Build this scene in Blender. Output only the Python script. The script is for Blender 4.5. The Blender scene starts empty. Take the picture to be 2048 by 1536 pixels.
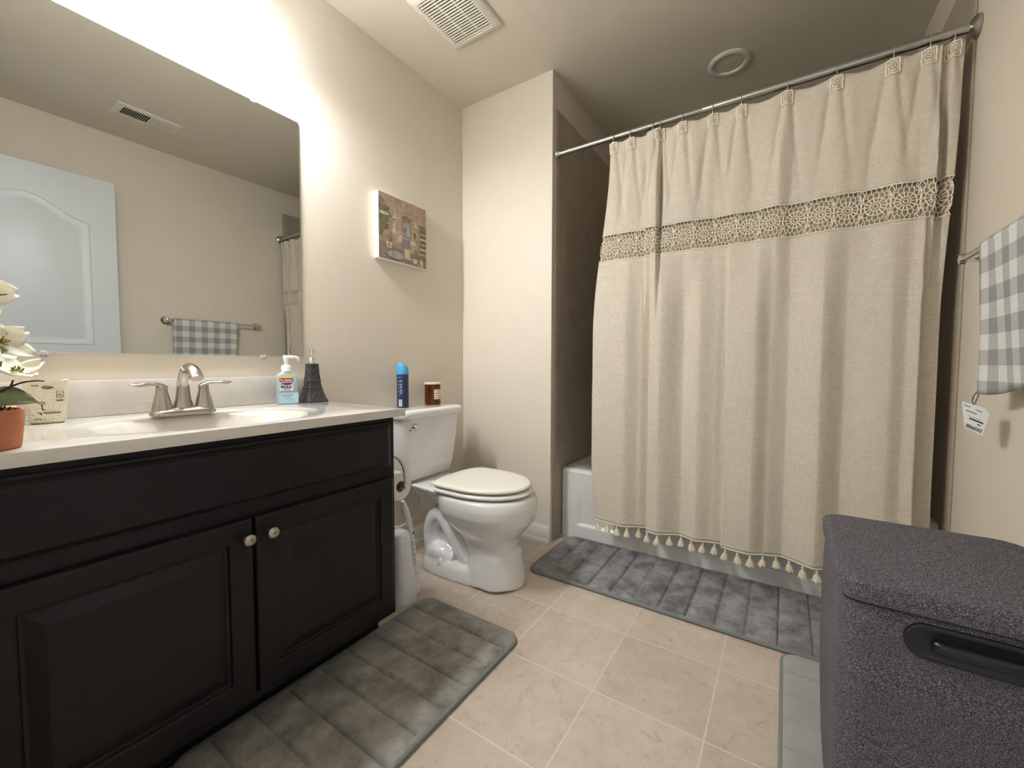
import bpy, bmesh, math, random
from mathutils import Vector, Matrix, noise
random.seed(7)
PI = math.pi
SC = bpy.context.scene
COL = SC.collection

# ------------------------------------------------------------------ camera, world, lights, exposure
def make_camera():
    yaw, pitch, roll = 0.5814, 0.0474, 0.0022
    F = Vector((-math.sin(yaw) * math.cos(pitch), math.cos(yaw) * math.cos(pitch), -math.sin(pitch)))
    r = Vector((math.cos(yaw), math.sin(yaw), 0)); u = r.cross(F)
    c, s = math.cos(roll), math.sin(roll)
    r, u = c * r + s * u, -s * r + c * u
    cd = bpy.data.cameras.new('camera'); cd.sensor_width = 36; cd.lens = 829.68 / 2048 * 36; cd.clip_start = 0.01
    ob = bpy.data.objects.new('camera', cd)
    m = Matrix((r, u, -F)).transposed().to_4x4(); m.translation = (1.6185, -1.9272, 0.9492)
    ob.matrix_world = m; COL.objects.link(ob); SC.camera = ob
make_camera()
w = bpy.data.worlds.new('world'); SC.world = w; w.use_nodes = True
w.node_tree.nodes['Background'].inputs[0].default_value = (1.0, 0.98, 0.95, 1)
w.node_tree.nodes['Background'].inputs[1].default_value = 0.6
LAMP_W = 15.0          # each vanity bulb
SC.view_settings.view_transform = 'Standard'; SC.view_settings.look = 'None'
SC.view_settings.gamma = 1; SC.view_settings.use_curve_mapping = False
SC.view_settings.exposure = 0.33

# ------------------------------------------------------------------ dimensions (metres)
H = 2.44; XR = 2.105; XW = 0.596; YT = 0.127; YB = 0.90; CT = 0.8014; ZT = 0.378; ROD = (0.03, 2.028)

# ------------------------------------------------------------------ materials
def lin(c):
    if isinstance(c, str):
        c = [int(c[i:i + 2], 16) / 255 for i in (0, 2, 4)]
    return tuple(x / 12.92 if x <= 0.04045 else ((x + 0.055) / 1.055) ** 2.4 for x in c) + (1,)
class NT:
    def __init__(s, name):
        s.m = bpy.data.materials.new(name); s.m.use_nodes = True
        s.t = s.m.node_tree; s.b = s.t.nodes['Principled BSDF']; s.out = s.t.nodes['Material Output']
    def n(s, typ, **kw):
        nd = s.t.nodes.new('ShaderNode' + typ)
        for k, v in kw.items():
            if k.startswith('i_'):
                k2 = k[2:]; nd.inputs[int(k2) if k2.isdigit() else k2.replace('_', ' ')].default_value = v
            else: setattr(nd, k, v)
        return nd
    def l(s, a, ai, b, bi): s.t.links.new(a.outputs[ai], b.inputs[bi])
    def set(s, **kw):
        for k, v in kw.items(): s.b.inputs[k.replace('_', ' ')].default_value = v
    def coord(s, scale=(1, 1, 1), out='Object', rot=(0, 0, 0)):
        tc = s.n('TexCoord'); mp = s.n('Mapping'); mp.inputs['Scale'].default_value = scale; mp.inputs['Rotation'].default_value = rot
        s.l(tc, out, mp, 0); return mp
    def ramp(s, src, so, stops):
        r = s.n('ValToRGB'); cr = r.color_ramp; q = lambda c: c if len(c) == 4 else tuple(c) + (1,)
        cr.elements[0].position = stops[0][0]; cr.elements[0].color = q(stops[0][1])
        cr.elements[1].position = stops[-1][0]; cr.elements[1].color = q(stops[-1][1])
        for p, c in stops[1:-1]: cr.elements.new(p).color = q(c)
        s.l(src, so, r, 0); return r
    def bump(s, src, so, strength, dist=0.002):
        b = s.n('Bump'); b.inputs['Strength'].default_value = strength; b.inputs['Distance'].default_value = dist
        s.l(src, so, b, 'Height'); s.l(b, 0, s.b, 'Normal'); return b
def plain(name, col, rough=0.5, metal=0.0, bump=None, var=0.0, nscale=30, **kw):
    t = NT(name); c = lin(col); t.set(Base_Color=c, Roughness=rough, Metallic=metal, **kw)
    if bump or var:
        nz = t.n('TexNoise', i_Scale=nscale, i_Detail=4.0); t.l(t.coord(), 0, nz, 'Vector')
        if var:
            a = tuple(x * (1 - var) for x in c[:3]); b = tuple(min(1, x * (1 + var)) for x in c[:3])
            r = t.ramp(nz, 0, [(0.3, a), (0.7, b)]); t.l(r, 0, t.b, 'Base Color')
        if bump: t.bump(nz, 0, bump)
    return t.m
M = {}
M['wall'] = plain('wall_paint', 'DED5C6', 0.55, bump=0.03, var=0.012, nscale=9)
M['ceil'] = plain('ceiling_paint', 'DAD1C2', 0.75, bump=0.04, var=0.01, nscale=12)
M['trimwhite'] = plain('trim_white', 'E9E9E6', 0.35, var=0.01)
M['doorwhite'] = plain('door_white', 'D2D6D9', 0.4, bump=0.02, var=0.01, nscale=60)
M['porcelain'] = plain('porcelain', 'ECECEA', 0.08, var=0.005, Coat_Weight=0.5, Coat_Roughness=0.03)
M['seatplastic'] = plain('seat_plastic', 'F0EEE4', 0.22, var=0.005)
M['acrylic'] = plain('tub_enamel', 'E8E8E4', 0.15, var=0.005)
M['chrome'] = plain('chrome', 'DADCDC', 0.12, 1.0, var=0.01)
M['steel'] = plain('brushed_rod', 'B9B9B4', 0.28, 1.0, var=0.02)
M['nickel'] = plain('brushed_nickel', 'B0AAA3', 0.26, 1.0, var=0.03, nscale=80)
M['black'] = plain('espresso_paint', '151215', 0.45, bump=0.05, var=0.12, nscale=40, Specular_IOR_Level=0.3)
M['gapshadow'] = plain('recess_shadow_black', '0B0A0A', 0.7, var=0.1)  # shade behind the ceiling grilles, put into a near-black colour
M['whiteplastic'] = plain('white_plastic', 'ECECEC', 0.35, var=0.01)
M['darkplastic'] = plain('dark_plastic', '121214', 0.32, var=0.1)
M['grillwhite'] = plain('grille_white', 'E4DFD0', 0.45, var=0.01)
M['paper'] = plain('tissue_paper', 'EDE5D6', 0.9, bump=0.2, var=0.02, nscale=90)
M['card'] = plain('paper_core', 'A9A195', 0.9, var=0.05)
M['terracotta'] = plain('terracotta', 'B9714E', 0.8, bump=0.15, var=0.08, nscale=35)
M['soil'] = plain('potting_moss', '3F4426', 0.95, bump=0.8, var=0.4, nscale=120)
M['petal'] = plain('silk_petal', 'F4F1DC', 0.7, bump=0.1, var=0.04, nscale=60, Subsurface_Weight=0.15)
M['stamen'] = plain('flower_centre', 'A79A3A', 0.8, bump=0.3, var=0.25, nscale=200)
M['twig'] = plain('twig', '4B3328', 0.8, bump=0.3, var=0.2, nscale=100)
M['leaf'] = plain('silk_leaf', '6F7A56', 0.65, bump=0.2, var=0.25, nscale=50)
M['charcoal'] = plain('charcoal_resin', '3A393B', 0.65, bump=0.35, var=0.12, nscale=120)
M['charcoal_edge'] = plain('charcoal_edge', '48474A', 0.6, var=0.1)
M['amber'] = plain('amber_glass', '6A2D08', 0.12, var=0.15, nscale=25, Transmission_Weight=0.35, IOR=1.45)
M['wax'] = plain('cream_lid', 'DCD2BE', 0.7, var=0.05)
M['label'] = plain('cream_label', 'E9DDBD', 0.8, var=0.03)
M['ink'] = plain('dark_ink', '3A352C', 0.8, var=0.05)
M['navy'] = plain('navy_can', '1E2C4D', 0.3, var=0.06)
M['sky'] = plain('blue_cap', '4FA3DA', 0.3, var=0.03)
M['lilac'] = plain('pale_print', 'A7ADC4', 0.5, var=0.05)
M['white'] = plain('white_print', 'F0F0F0', 0.5, var=0.01)
M['gelblue'] = plain('blue_gel', 'D3E8F0', 0.08, var=0.02, Transmission_Weight=0.55, IOR=1.34)
M['lblue'] = plain('light_blue_print', 'BFE1F1', 0.5, var=0.02)
M['mblue'] = plain('mid_blue_print', '3D86AE', 0.5, var=0.02)
M['red'] = plain('maroon_print', '9C2A33', 0.5, var=0.02)
M['yellow'] = plain('yellow_print', 'F3C757', 0.5, var=0.02)
M['logo'] = plain('logo_navy', '15255C', 0.5, var=0.02)
M['canvasedge'] = plain('canvas_edge', 'F2EDDD', 0.6, bump=0.1, var=0.02, nscale=200)
M['lace'] = plain('lace_thread', 'F3EBDA', 0.9, bump=0.3, var=0.06, nscale=300)
M['tassel'] = plain('tassel_thread', 'EADFC8', 0.9, bump=0.6, var=0.1, nscale=250)
M['lining'] = plain('lining_cloth', 'B8AB93', 0.95, bump=0.2, var=0.05, nscale=200)
M['tag'] = plain('tag_card', 'DDE0DE', 0.7, var=0.02)
M['binding'] = plain('mat_binding', '7D8480', 0.85, bump=0.4, var=0.08, nscale=250)
M['bulb'] = NT('bulb_glow'); M['bulb'].set(Emission_Color=(1, 0.97, 0.92, 1), Emission_Strength=14.0); M['bulb'] = M['bulb'].m

def clear_plastic():
    t = NT('clear_plastic'); t.set(Base_Color=(0.95, 0.97, 0.97, 1), Roughness=0.08, Transmission_Weight=0.7, IOR=1.4)
    nz = t.n('TexNoise', i_Scale=60.0); t.bump(nz, 0, 0.1); return t.m
M['clear'] = clear_plastic()
def mirror_mat():
    t = NT('mirror_silver'); t.set(Base_Color=(0.62, 0.635, 0.62, 1), Metallic=1.0, Roughness=0.0)
    nz = t.n('TexNoise', i_Scale=4.0, i_Detail=6.0); t.l(t.coord(), 0, nz, 'Vector')      # faint smears on the glass
    r = t.ramp(nz, 0, [(0.55, (0.004, 0.004, 0.004)), (0.85, (0.05, 0.05, 0.05))]); t.l(r, 0, t.b, 'Roughness'); return t.m
M['mirror'] = mirror_mat()
def floor_tile():
    t = NT('floor_tile'); geo = t.n('NewGeometry'); mp = t.n('Mapping')
    s = 0.2985
    mp.inputs['Location'].default_value = (-(1.1747 - 4 * s), -(-0.8222 - 8 * s), 0); t.l(geo, 'Position', mp, 0)
    br = t.n('TexBrick', offset=0.0, squash=1.0); br.inputs['Scale'].default_value = 1.0
    br.inputs['Brick Width'].default_value = s; br.inputs['Row Height'].default_value = s
    br.inputs['Mortar Size'].default_value = 0.0028; br.inputs['Mortar Smooth'].default_value = 0.2
    br.inputs['Color1'].default_value = (0, 0, 0, 1); br.inputs['Color2'].default_value = (1, 1, 1, 1); br.inputs['Mortar'].default_value = (0.5, 0.5, 0.5, 1)
    t.l(mp, 0, br, 'Vector')
    n1 = t.n('TexNoise', i_Scale=5.0, i_Detail=8.0, i_Roughness=0.7); t.l(geo, 'Position', n1, 'Vector')
    n2 = t.n('TexNoise', i_Scale=26.0, i_Detail=10.0, i_Roughness=0.75, i_Distortion=1.2); t.l(geo, 'Position', n2, 'Vector')
    r1 = t.ramp(n1, 0, [(0.3, lin('C4B6A6')), (0.7, lin('D9CCBE'))])
    r2 = t.ramp(n2, 0, [(0.32, (0.60, 0.54, 0.48)), (0.42, (0.92, 0.90, 0.87)), (0.52, (1, 1, 1))])
    mx = t.n('MixRGB', blend_type='MULTIPLY'); mx.inputs[0].default_value = 0.8; t.l(r1, 0, mx, 1); t.l(r2, 0, mx, 2)
    pt = t.n('MixRGB', blend_type='MULTIPLY'); pt.inputs[0].default_value = 0.10; t.l(mx, 0, pt, 1); t.l(br, 'Color', pt, 2)
    gr = t.n('MixRGB'); gr.inputs[2].default_value = lin('D9CFBE'); t.l(br, 'Fac', gr, 0); t.l(pt, 0, gr, 1)
    t.l(gr, 0, t.b, 'Base Color'); t.set(Roughness=0.42)
    inv = t.n('Math', operation='SUBTRACT'); inv.inputs[0].default_value = 1; t.l(br, 'Fac', inv, 1)
    t.bump(inv, 0, 0.35, 0.003); return t.m
M['floor'] = floor_tile()
def wall_tile(name, axis, y0, z0, w, h, off=0.0):
    t = NT(name); geo = t.n('NewGeometry'); sp = t.n('SeparateXYZ'); cb = t.n('CombineXYZ'); t.l(geo, 'Position', sp, 0)
    t.l(sp, axis, cb, 0); t.l(sp, 2, cb, 1); mp = t.n('Mapping'); mp.inputs['Location'].default_value = (-y0 + 10 * w, -z0 + 10 * h, 0); t.l(cb, 0, mp, 0)
    br = t.n('TexBrick', offset=off, squash=1.0); br.inputs['Scale'].default_value = 1.0
    br.inputs['Brick Width'].default_value = w; br.inputs['Row Height'].default_value = h; br.inputs['Mortar Size'].default_value = 0.0018
    br.inputs['Color1'].default_value = (0, 0, 0, 1); br.inputs['Color2'].default_value = (1, 1, 1, 1)
    t.l(mp, 0, br, 'Vector')
    n1 = t.n('TexNoise', i_Scale=7.0, i_Detail=8.0, i_Roughness=0.65); t.l(geo, 'Position', n1, 'Vector')
    r1 = t.ramp(n1, 0, [(0.3, lin('A59987')), (0.72, lin('B8AC9A'))])
    gr = t.n('MixRGB'); gr.inputs[2].default_value = lin('BDB2A0'); t.l(br, 'Fac', gr, 0); t.l(r1, 0, gr, 1)
    t.l(gr, 0, t.b, 'Base Color'); t.set(Roughness=0.5)
    inv = t.n('Math', operation='SUBTRACT'); inv.inputs[0].default_value = 1; t.l(br, 'Fac', inv, 1); t.bump(inv, 0, 0.3, 0.002)
    return t.m
M['tileY'] = wall_tile('tub_tile_side', 1, 0.102, 0.673, 0.299, 0.3)
M['tileX'] = wall_tile('tub_tile_back', 0, 0.604, 0.673, 0.299, 0.3)
M['tiletrim'] = wall_tile('tub_tile_trim', 1, 0.102, 0.79, 0.5, 0.34)
def marble():
    t = NT('cultured_marble'); n1 = t.n('TexNoise', i_Scale=6.0, i_Detail=10.0, i_Roughness=0.7, i_Distortion=1.5); t.l(t.coord(), 0, n1, 'Vector')
    r = t.ramp(n1, 0, [(0.35, lin('CBC7BE')), (0.55, lin('D6D2CA'))]); t.l(r, 0, t.b, 'Base Color')
    t.set(Roughness=0.12, Coat_Weight=0.6, Coat_Roughness=0.05); return t.m
M['marble'] = marble()
def linen():
    t = NT('linen'); a = t.n('TexNoise', i_Scale=1.0, i_Detail=3.0); t.l(t.coord((60, 60, 900)), 0, a, 'Vector')
    b = t.n('TexNoise', i_Scale=1.0, i_Detail=3.0); t.l(t.coord((900, 60, 40)), 0, b, 'Vector')
    c = t.n('TexNoise', i_Scale=1.0, i_Detail=2.0); t.l(t.coord((9, 9, 330)), 0, c, 'Vector')
    ad = t.n('Math', operation='ADD'); t.l(a, 0, ad, 0); t.l(b, 0, ad, 1)
    r = t.ramp(ad, 0, [(0.35, lin('D0C6B4')), (0.70, lin('F1EADD'))])
    hm = t.n('Math', operation='MULTIPLY'); t.l(ad, 0, hm, 0); hm.inputs[1].default_value = 0.5; t.l(hm, 0, r, 0)
    rc = t.ramp(c, 0, [(0.42, (0.94, 0.93, 0.91)), (0.66, (1, 1, 1))])
    mx = t.n('MixRGB', blend_type='MULTIPLY'); mx.inputs[0].default_value = 1; t.l(r, 0, mx, 1); t.l(rc, 0, mx, 2)
    t.l(mx, 0, t.b, 'Base Color'); t.set(Roughness=0.95); t.bump(ad, 0, 0.35, 0.001)
    tr = t.n('BsdfTranslucent'); t.l(mx, 0, tr, 0); ms = t.n('MixShader'); ms.inputs[0].default_value = 0.08
    t.l(t.b, 0, ms, 1); t.l(tr, 0, ms, 2); t.l(ms, 0, t.out, 0); return t.m
M['linen'] = linen()
def plush(name, lo, hi, amount):
    t = NT(name); n1 = t.n('TexNoise', i_Scale=11.0, i_Detail=7.0, i_Roughness=0.68, i_Distortion=0.3); t.l(t.coord(), 0, n1, 'Vector')
    n2 = t.n('TexNoise', i_Scale=420.0, i_Detail=2.0); t.l(t.coord(), 0, n2, 'Vector')
    r = t.ramp(n1, 0, [(0.5 - amount, lin(lo)), (0.5 + amount, lin(hi))])
    r2 = t.ramp(n2, 0, [(0.3, (0.86, 0.86, 0.86)), (0.7, (1, 1, 1))])
    mx = t.n('MixRGB', blend_type='MULTIPLY'); mx.inputs[0].default_value = 1; t.l(r, 0, mx, 1); t.l(r2, 0, mx, 2)
    t.l(mx, 0, t.b, 'Base Color'); t.set(Roughness=0.95, Sheen_Weight=0.35, Sheen_Roughness=0.4); t.bump(n2, 0, 0.4, 0.002); return t.m
M['plush_grey'] = plush('plush_grey', '5F5F63', 'A2A2A6', 0.13)
M['plush_olive'] = plush('plush_olive', '74716A', 'AAA69D', 0.14)
M['plush_light'] = plush('plush_light', 'A2A5A2', 'ABAEAB', 0.3)
def heather():
    t = NT('heather_fabric')
    n1 = t.n('TexNoise', i_Scale=1.0, i_Detail=3.0, i_Roughness=0.7); t.l(t.coord((420, 420, 1100)), 0, n1, 'Vector')
    n2 = t.n('TexNoise', i_Scale=750.0, i_Detail=2.0); t.l(t.coord(), 0, n2, 'Vector')
    ad = t.n('Math', operation='ADD'); t.l(n1, 0, ad, 0); t.l(n2, 0, ad, 1); hm = t.n('Math', operation='MULTIPLY'); hm.inputs[1].default_value = 0.5; t.l(ad, 0, hm, 0)
    r = t.ramp(hm, 0, [(0.40, lin('2C2A31')), (0.5, lin('504C53')), (0.60, lin('8E898E'))]); t.l(r, 0, t.b, 'Base Color')
    t.set(Roughness=0.95); t.bump(hm, 0, 0.7, 0.003); return t.m
M['heather'] = heather()
def gingham():
    t = NT('gingham_terry'); geo = t.n('NewGeometry'); sp = t.n('SeparateXYZ'); t.l(geo, 'Position', sp, 0)
    def stripe(ax, off, per):
        a = t.n('Math', operation='ADD'); a.inputs[1].default_value = off; t.l(sp, ax, a, 0)
        b = t.n('Math', operation='MODULO'); b.inputs[1].default_value = per; t.l(a, 0, b, 0)
        c = t.n('Math', operation='GREATER_THAN'); c.inputs[1].default_value = per / 2; t.l(b, 0, c, 0); return c
    sy = stripe(1, 10.0, 0.078); sz = stripe(2, 10.01, 0.078)
    ad = t.n('Math', operation='ADD'); t.l(sy, 0, ad, 0); t.l(sz, 0, ad, 1); dv = t.n('Math', operation='MULTIPLY'); dv.inputs[1].default_value = 0.5; t.l(ad, 0, dv, 0)
    r = t.ramp(dv, 0, [(0.0, lin('E6E7E4')), (0.25, lin('BFC0BD')), (0.75, lin('9B9C9A'))]); r.color_ramp.interpolation = 'CONSTANT'
    nz = t.n('TexNoise', i_Scale=1.0, i_Detail=3.0); t.l(t.coord((300, 150, 500)), 0, nz, 'Vector')
    r2 = t.ramp(nz, 0, [(0.3, (0.86, 0.86, 0.86)), (0.65, (1, 1, 1))]); mx = t.n('MixRGB', blend_type='MULTIPLY'); mx.inputs[0].default_value = 1
    t.l(r, 0, mx, 1); t.l(r2, 0, mx, 2); t.l(mx, 0, t.b, 'Base Color'); t.set(Roughness=0.95); t.bump(nz, 0, 0.6, 0.003); return t.m
M['gingham'] = gingham()
def script_paper():
    t = NT('script_paper'); geo = t.n('TexCoord'); sp = t.n('SeparateXYZ'); t.l(geo, 'Object', sp, 0)
    wob = t.n('TexNoise', i_Scale=60.0, i_Detail=3.0); t.l(geo, 'Object', wob, 'Vector')
    w2 = t.n('Math', operation='MULTIPLY_ADD'); w2.inputs[1].default_value = 0.011; t.l(wob, 0, w2, 0); t.l(sp, 2, w2, 2)
    a = t.n('Math', operation='MULTIPLY'); a.inputs[1].default_value = 190.0; t.l(w2, 0, a, 0)
    f = t.n('Math', operation='FRACT'); t.l(a, 0, f, 0); lt = t.n('Math', operation='LESS_THAN'); lt.inputs[1].default_value = 0.36; t.l(f, 0, lt, 0)
    nz = t.n('TexNoise', i_Scale=1.0, i_Detail=5.0, i_Roughness=0.8); t.l(t.coord((450, 450, 160)), 0, nz, 'Vector')
    gt = t.n('Math', operation='GREATER_THAN'); gt.inputs[1].default_value = 0.54; t.l(nz, 0, gt, 0)
    ml = t.n('Math', operation='MULTIPLY'); t.l(lt, 0, ml, 0); t.l(gt, 0, ml, 1)
    big = t.n('TexNoise', i_Scale=14.0, i_Detail=2.0); t.l(geo, 'Object', big, 'Vector'); bg = t.ramp(big, 0, [(0.35, (0.35, 0.35, 0.35)), (0.6, (0.85, 0.85, 0.85))])
    m2 = t.n('Math', operation='MULTIPLY'); t.l(ml, 0, m2, 0); t.l(bg, 0, m2, 1)
    mx = t.n('MixRGB'); mx.inputs[1].default_value = lin('E8DFC8'); mx.inputs[2].default_value = lin('2E2920'); t.l(m2, 0, mx, 0)
    t.l(mx, 0, t.b, 'Base Color'); t.set(Roughness=0.45); return t.m
M['script'] = script_paper()
def shade_glass():
    t = NT('alabaster_glass'); nz = t.n('TexNoise', i_Scale=22.0, i_Detail=5.0, i_Distortion=2.5); t.l(t.coord(), 0, nz, 'Vector')
    r = t.ramp(nz, 0, [(0.40, (0.70, 0.76, 0.80)), (0.52, (1, 1, 1))]); t.l(r, 0, t.b, 'Base Color'); t.l(r, 0, t.b, 'Emission Color')
    t.set(Roughness=0.3, Emission_Strength=0.9)
    tp_ = t.n('BsdfTransparent'); t.l(r, 0, tp_, 0); ms = t.n('MixShader'); ms.inputs[0].default_value = 0.55
    t.l(t.b, 0, ms, 1); t.l(tp_, 0, ms, 2); t.l(ms, 0, t.out, 0); return t.m
M['shade'] = shade_glass()

# ------------------------------------------------------------------ mesh helpers
def gs(x, c, s): return math.exp(-((x - c) / s) ** 2)
def sstep(a, c, x):
    t = max(0, min(1, (x - a) / (c - a))); return t * t * (3 - 2 * t)
def finish(bm, angle=35):
    bmesh.ops.recalc_face_normals(bm, faces=bm.faces)
    for f in bm.faces: f.smooth = True
    for e in bm.edges:
        if len(e.link_faces) == 2 and e.calc_face_angle(0) > math.radians(angle): e.smooth = False
def build(name, bm, mats, parent=None, loc=None, angle=35, recalc=True):
    """Link a bmesh given in world coordinates as one object."""
    if recalc: finish(bm, angle)
    org = Vector((0, 0, 0))
    if parent is not None:
        p = parent
        while p is not None: org += p.location; p = p.parent
        sh = org
    else: sh = Vector(loc) if loc is not None else org
    bmesh.ops.translate(bm, verts=bm.verts, vec=-sh)
    me = bpy.data.meshes.new(name); bm.to_mesh(me); bm.free()
    for m in (mats if isinstance(mats, (list, tuple)) else [mats]): me.materials.append(m)
    ob = bpy.data.objects.new(name, me); COL.objects.link(ob)
    if parent is not None: ob.parent = parent
    elif loc is not None: ob.location = loc
    return ob
def tag(o, label, cat, group=None):
    o['label'] = label; o['category'] = cat
    if group: o['group'] = group
    return o
def thing(name, label, cat, loc, group=None):
    o = bpy.data.objects.new(name, None); COL.objects.link(o); o.location = loc; o.empty_display_size = 0.05
    return tag(o, label, cat, group)
def struct(name, bm, mats, parent=None, **k):
    o = build(name, bm, mats, parent, **k)
    if parent is None: o['kind'] = 'structure'
    return o
def B(): return bmesh.new()
def setmi(bm, n0, mi):
    bm.faces.ensure_lookup_table()
    for f in bm.faces[n0:]: f.material_index = mi
def box(bm, lo, hi, bev=0.0, seg=2, mi=0):
    t = bmesh.new(); bmesh.ops.create_cube(t, size=1)
    s = [hi[i] - lo[i] for i in range(3)]; c = [(hi[i] + lo[i]) / 2 for i in range(3)]
    for v in t.verts: v.co = Vector([v.co[i] * s[i] + c[i] for i in range(3)])
    if bev: bmesh.ops.bevel(t, geom=list(t.edges), offset=bev, segments=seg, profile=0.5, affect='EDGES')
    join(bm, t, mi)
def join(bm, t, mi=0, mat=None):
    vs = []
    for v in t.verts: vs.append(bm.verts.new(mat @ v.co if mat else v.co))
    t.verts.index_update()
    for f in t.faces:
        try: nf = bm.faces.new([vs[v.index] for v in f.verts]); nf.material_index = mi if mi is not None else f.material_index
        except ValueError: pass
    t.free()
def loft(bm, rings, caps=(True, True), mi=0, closed=True):
    vr = [[bm.verts.new(p) for p in r] for r in rings]; n = len(rings[0])
    for a, b in zip(vr, vr[1:]):
        for i in range(n if closed else n - 1):
            j = (i + 1) % n; f = bm.faces.new((a[i], a[j], b[j], b[i])); f.material_index = mi
    if caps[0]: bm.faces.new(list(reversed(vr[0]))).material_index = mi
    if caps[1]: bm.faces.new(vr[-1]).material_index = mi
    return vr
def lathe(bm, prof, c, n=32, mi=0, axis='Z', caps=(True, True)):
    rings = []
    for r, z in prof:
        ring = []
        for i in range(n):
            a = 2 * PI * i / n; x, y = r * math.cos(a), r * math.sin(a)
            d = {'Z': (x, y, z), 'X': (z, x, y), 'Y': (y, z, x)}[axis]
            ring.append((c[0] + d[0], c[1] + d[1], c[2] + d[2]))
        rings.append(ring)
    loft(bm, rings, caps, mi)
def spline(pts, k=6):
    P = [Vector(p) for p in pts]; P = [2 * P[0] - P[1]] + P + [2 * P[-1] - P[-2]]; out = []
    for i in range(1, len(P) - 2):
        for j in range(k):
            t = j / k; a, b, c, d = P[i - 1:i + 3]
            out.append(0.5 * ((2 * b) + (c - a) * t + (2 * a - 5 * b + 4 * c - d) * t * t + (3 * b - a - 3 * c + d) * t ** 3))
    out.append(P[-2]); return out
def tube(bm, pts, r, n=10, k=6, mi=0, caps=True, flat=None, smooth=True, up=(0, 0, 1)):
    P = spline(pts, k) if smooth and len(pts) > 2 else [Vector(p) for p in pts]
    N = len(P); rings = []
    for i, p in enumerate(P):
        d = (P[min(i + 1, N - 1)] - P[max(i - 1, 0)]).normalized()
        u = Vector(up); u = u - d * u.dot(d)
        if u.length < 1e-3: u = Vector((1, 0, 0)) - d * d.x
        u.normalize(); s = d.cross(u)
        if callable(r): rr = r(i / (N - 1))
        elif isinstance(r, (list, tuple)):
            f = i / (N - 1) * (len(r) - 1); a = int(min(f, len(r) - 2)); rr = r[a] + (r[a + 1] - r[a]) * (f - a)
        else: rr = r
        fl = flat or 1.0
        rings.append([p + s * (rr * math.cos(2 * PI * q / n)) + u * (rr * fl * math.sin(2 * PI * q / n)) for q in range(n)])
    loft(bm, rings, (caps, caps), mi)
def rrect(w, h, r, n=6):
    """rounded rectangle outline, centred, counter-clockwise"""
    out = []
    for cx, cy, a0 in ((w / 2 - r, h / 2 - r, 0), (-w / 2 + r, h / 2 - r, 90), (-w / 2 + r, -h / 2 + r, 180), (w / 2 - r, -h / 2 + r, 270)):
        for i in range(n + 1):
            a = math.radians(a0 + 90 * i / n); out.append((cx + r * math.cos(a), cy + r * math.sin(a)))
    return out
def ell(a, b, n=40, p=2.0):
    out = []
    for i in range(n):
        t = 2 * PI * i / n; c, s = math.cos(t), math.sin(t)
        out.append((a * math.copysign(abs(c) ** (2 / p), c), b * math.copysign(abs(s) ** (2 / p), s)))
    return out
def prism(bm, poly, fn, d0, d1, mi=0):
    """poly of 2-D points mapped by fn(u, v, depth) from depth d0 to d1"""
    loft(bm, [[fn(u, v, d0) for u, v in poly], [fn(u, v, d1) for u, v in poly]], (True, True), mi)
def text_bm(body, size, fn, depth=0.0004, align='LEFT', shear=0.0, bold=0.0, spacing=1.0):
    cu = bpy.data.curves.new('lettering', 'FONT'); cu.body = body; cu.size = size; cu.align_x = align; cu.shear = shear; cu.offset = bold
    cu.extrude = depth / 2; cu.resolution_u = 3; cu.space_character = spacing
    ob = bpy.data.objects.new('lettering', cu); COL.objects.link(ob)
    dg = bpy.context.evaluated_depsgraph_get(); me = bpy.data.meshes.new_from_object(ob.evaluated_get(dg))
    bm = bmesh.new(); bm.from_mesh(me)
    for v in bm.verts: v.co = Vector(fn(v.co.x, v.co.y, v.co.z + depth / 2))
    bpy.data.objects.remove(ob); bpy.data.curves.remove(cu); bpy.data.meshes.remove(me); return bm
def clone(root, loc, label, group=None):
    r = root.copy(); COL.objects.link(r); r.location = loc; r['label'] = label
    for ch in list(root.children):
        c = ch.copy(); COL.objects.link(c); c.parent = r
        for g in ch.children:
            d = g.copy(); COL.objects.link(d); d.parent = c
    return r

# ------------------------------------------------------------------ room shell
Y0 = -1.92                                                  # back wall with the doorway the camera looks in from
b = B(); box(b, (-0.12, -3.1, -0.1), (XR + 0.1, 1.05, 0)); struct('floor', b, M['floor'])
b = B(); box(b, (-0.12, Y0 - 0.12, H), (XR + 0.1, 1.05, H + 0.1)); struct('ceiling', b, M['ceil'])
b = B(); box(b, (-0.12, Y0 - 0.12, 0), (0, 0.0, H)); struct('wall_left', b, M['wall'])
b = B(); box(b, (-0.12, 0.0, 0), (XW, 1.05, H)); struct('wall_wing', b, M['wall'])
b = B(); box(b, (XR, Y0 - 0.12, 0), (XR + 0.1, 1.05, H)); struct('wall_right', b, M['wall'])
b = B(); box(b, (XW, YB + 0.01, 0), (XR, 1.05, H)); struct('wall_far', b, M['wall'])
b = B(); box(b, (0, Y0 - 0.12, 0), (1.16, Y0, H)); box(b, (1.16, Y0 - 0.12, 2.1), (1.98, Y0, H)); box(b, (1.98, Y0 - 0.12, 0), (XR, Y0, H)); struct('wall_back', b, M['wall'])
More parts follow.
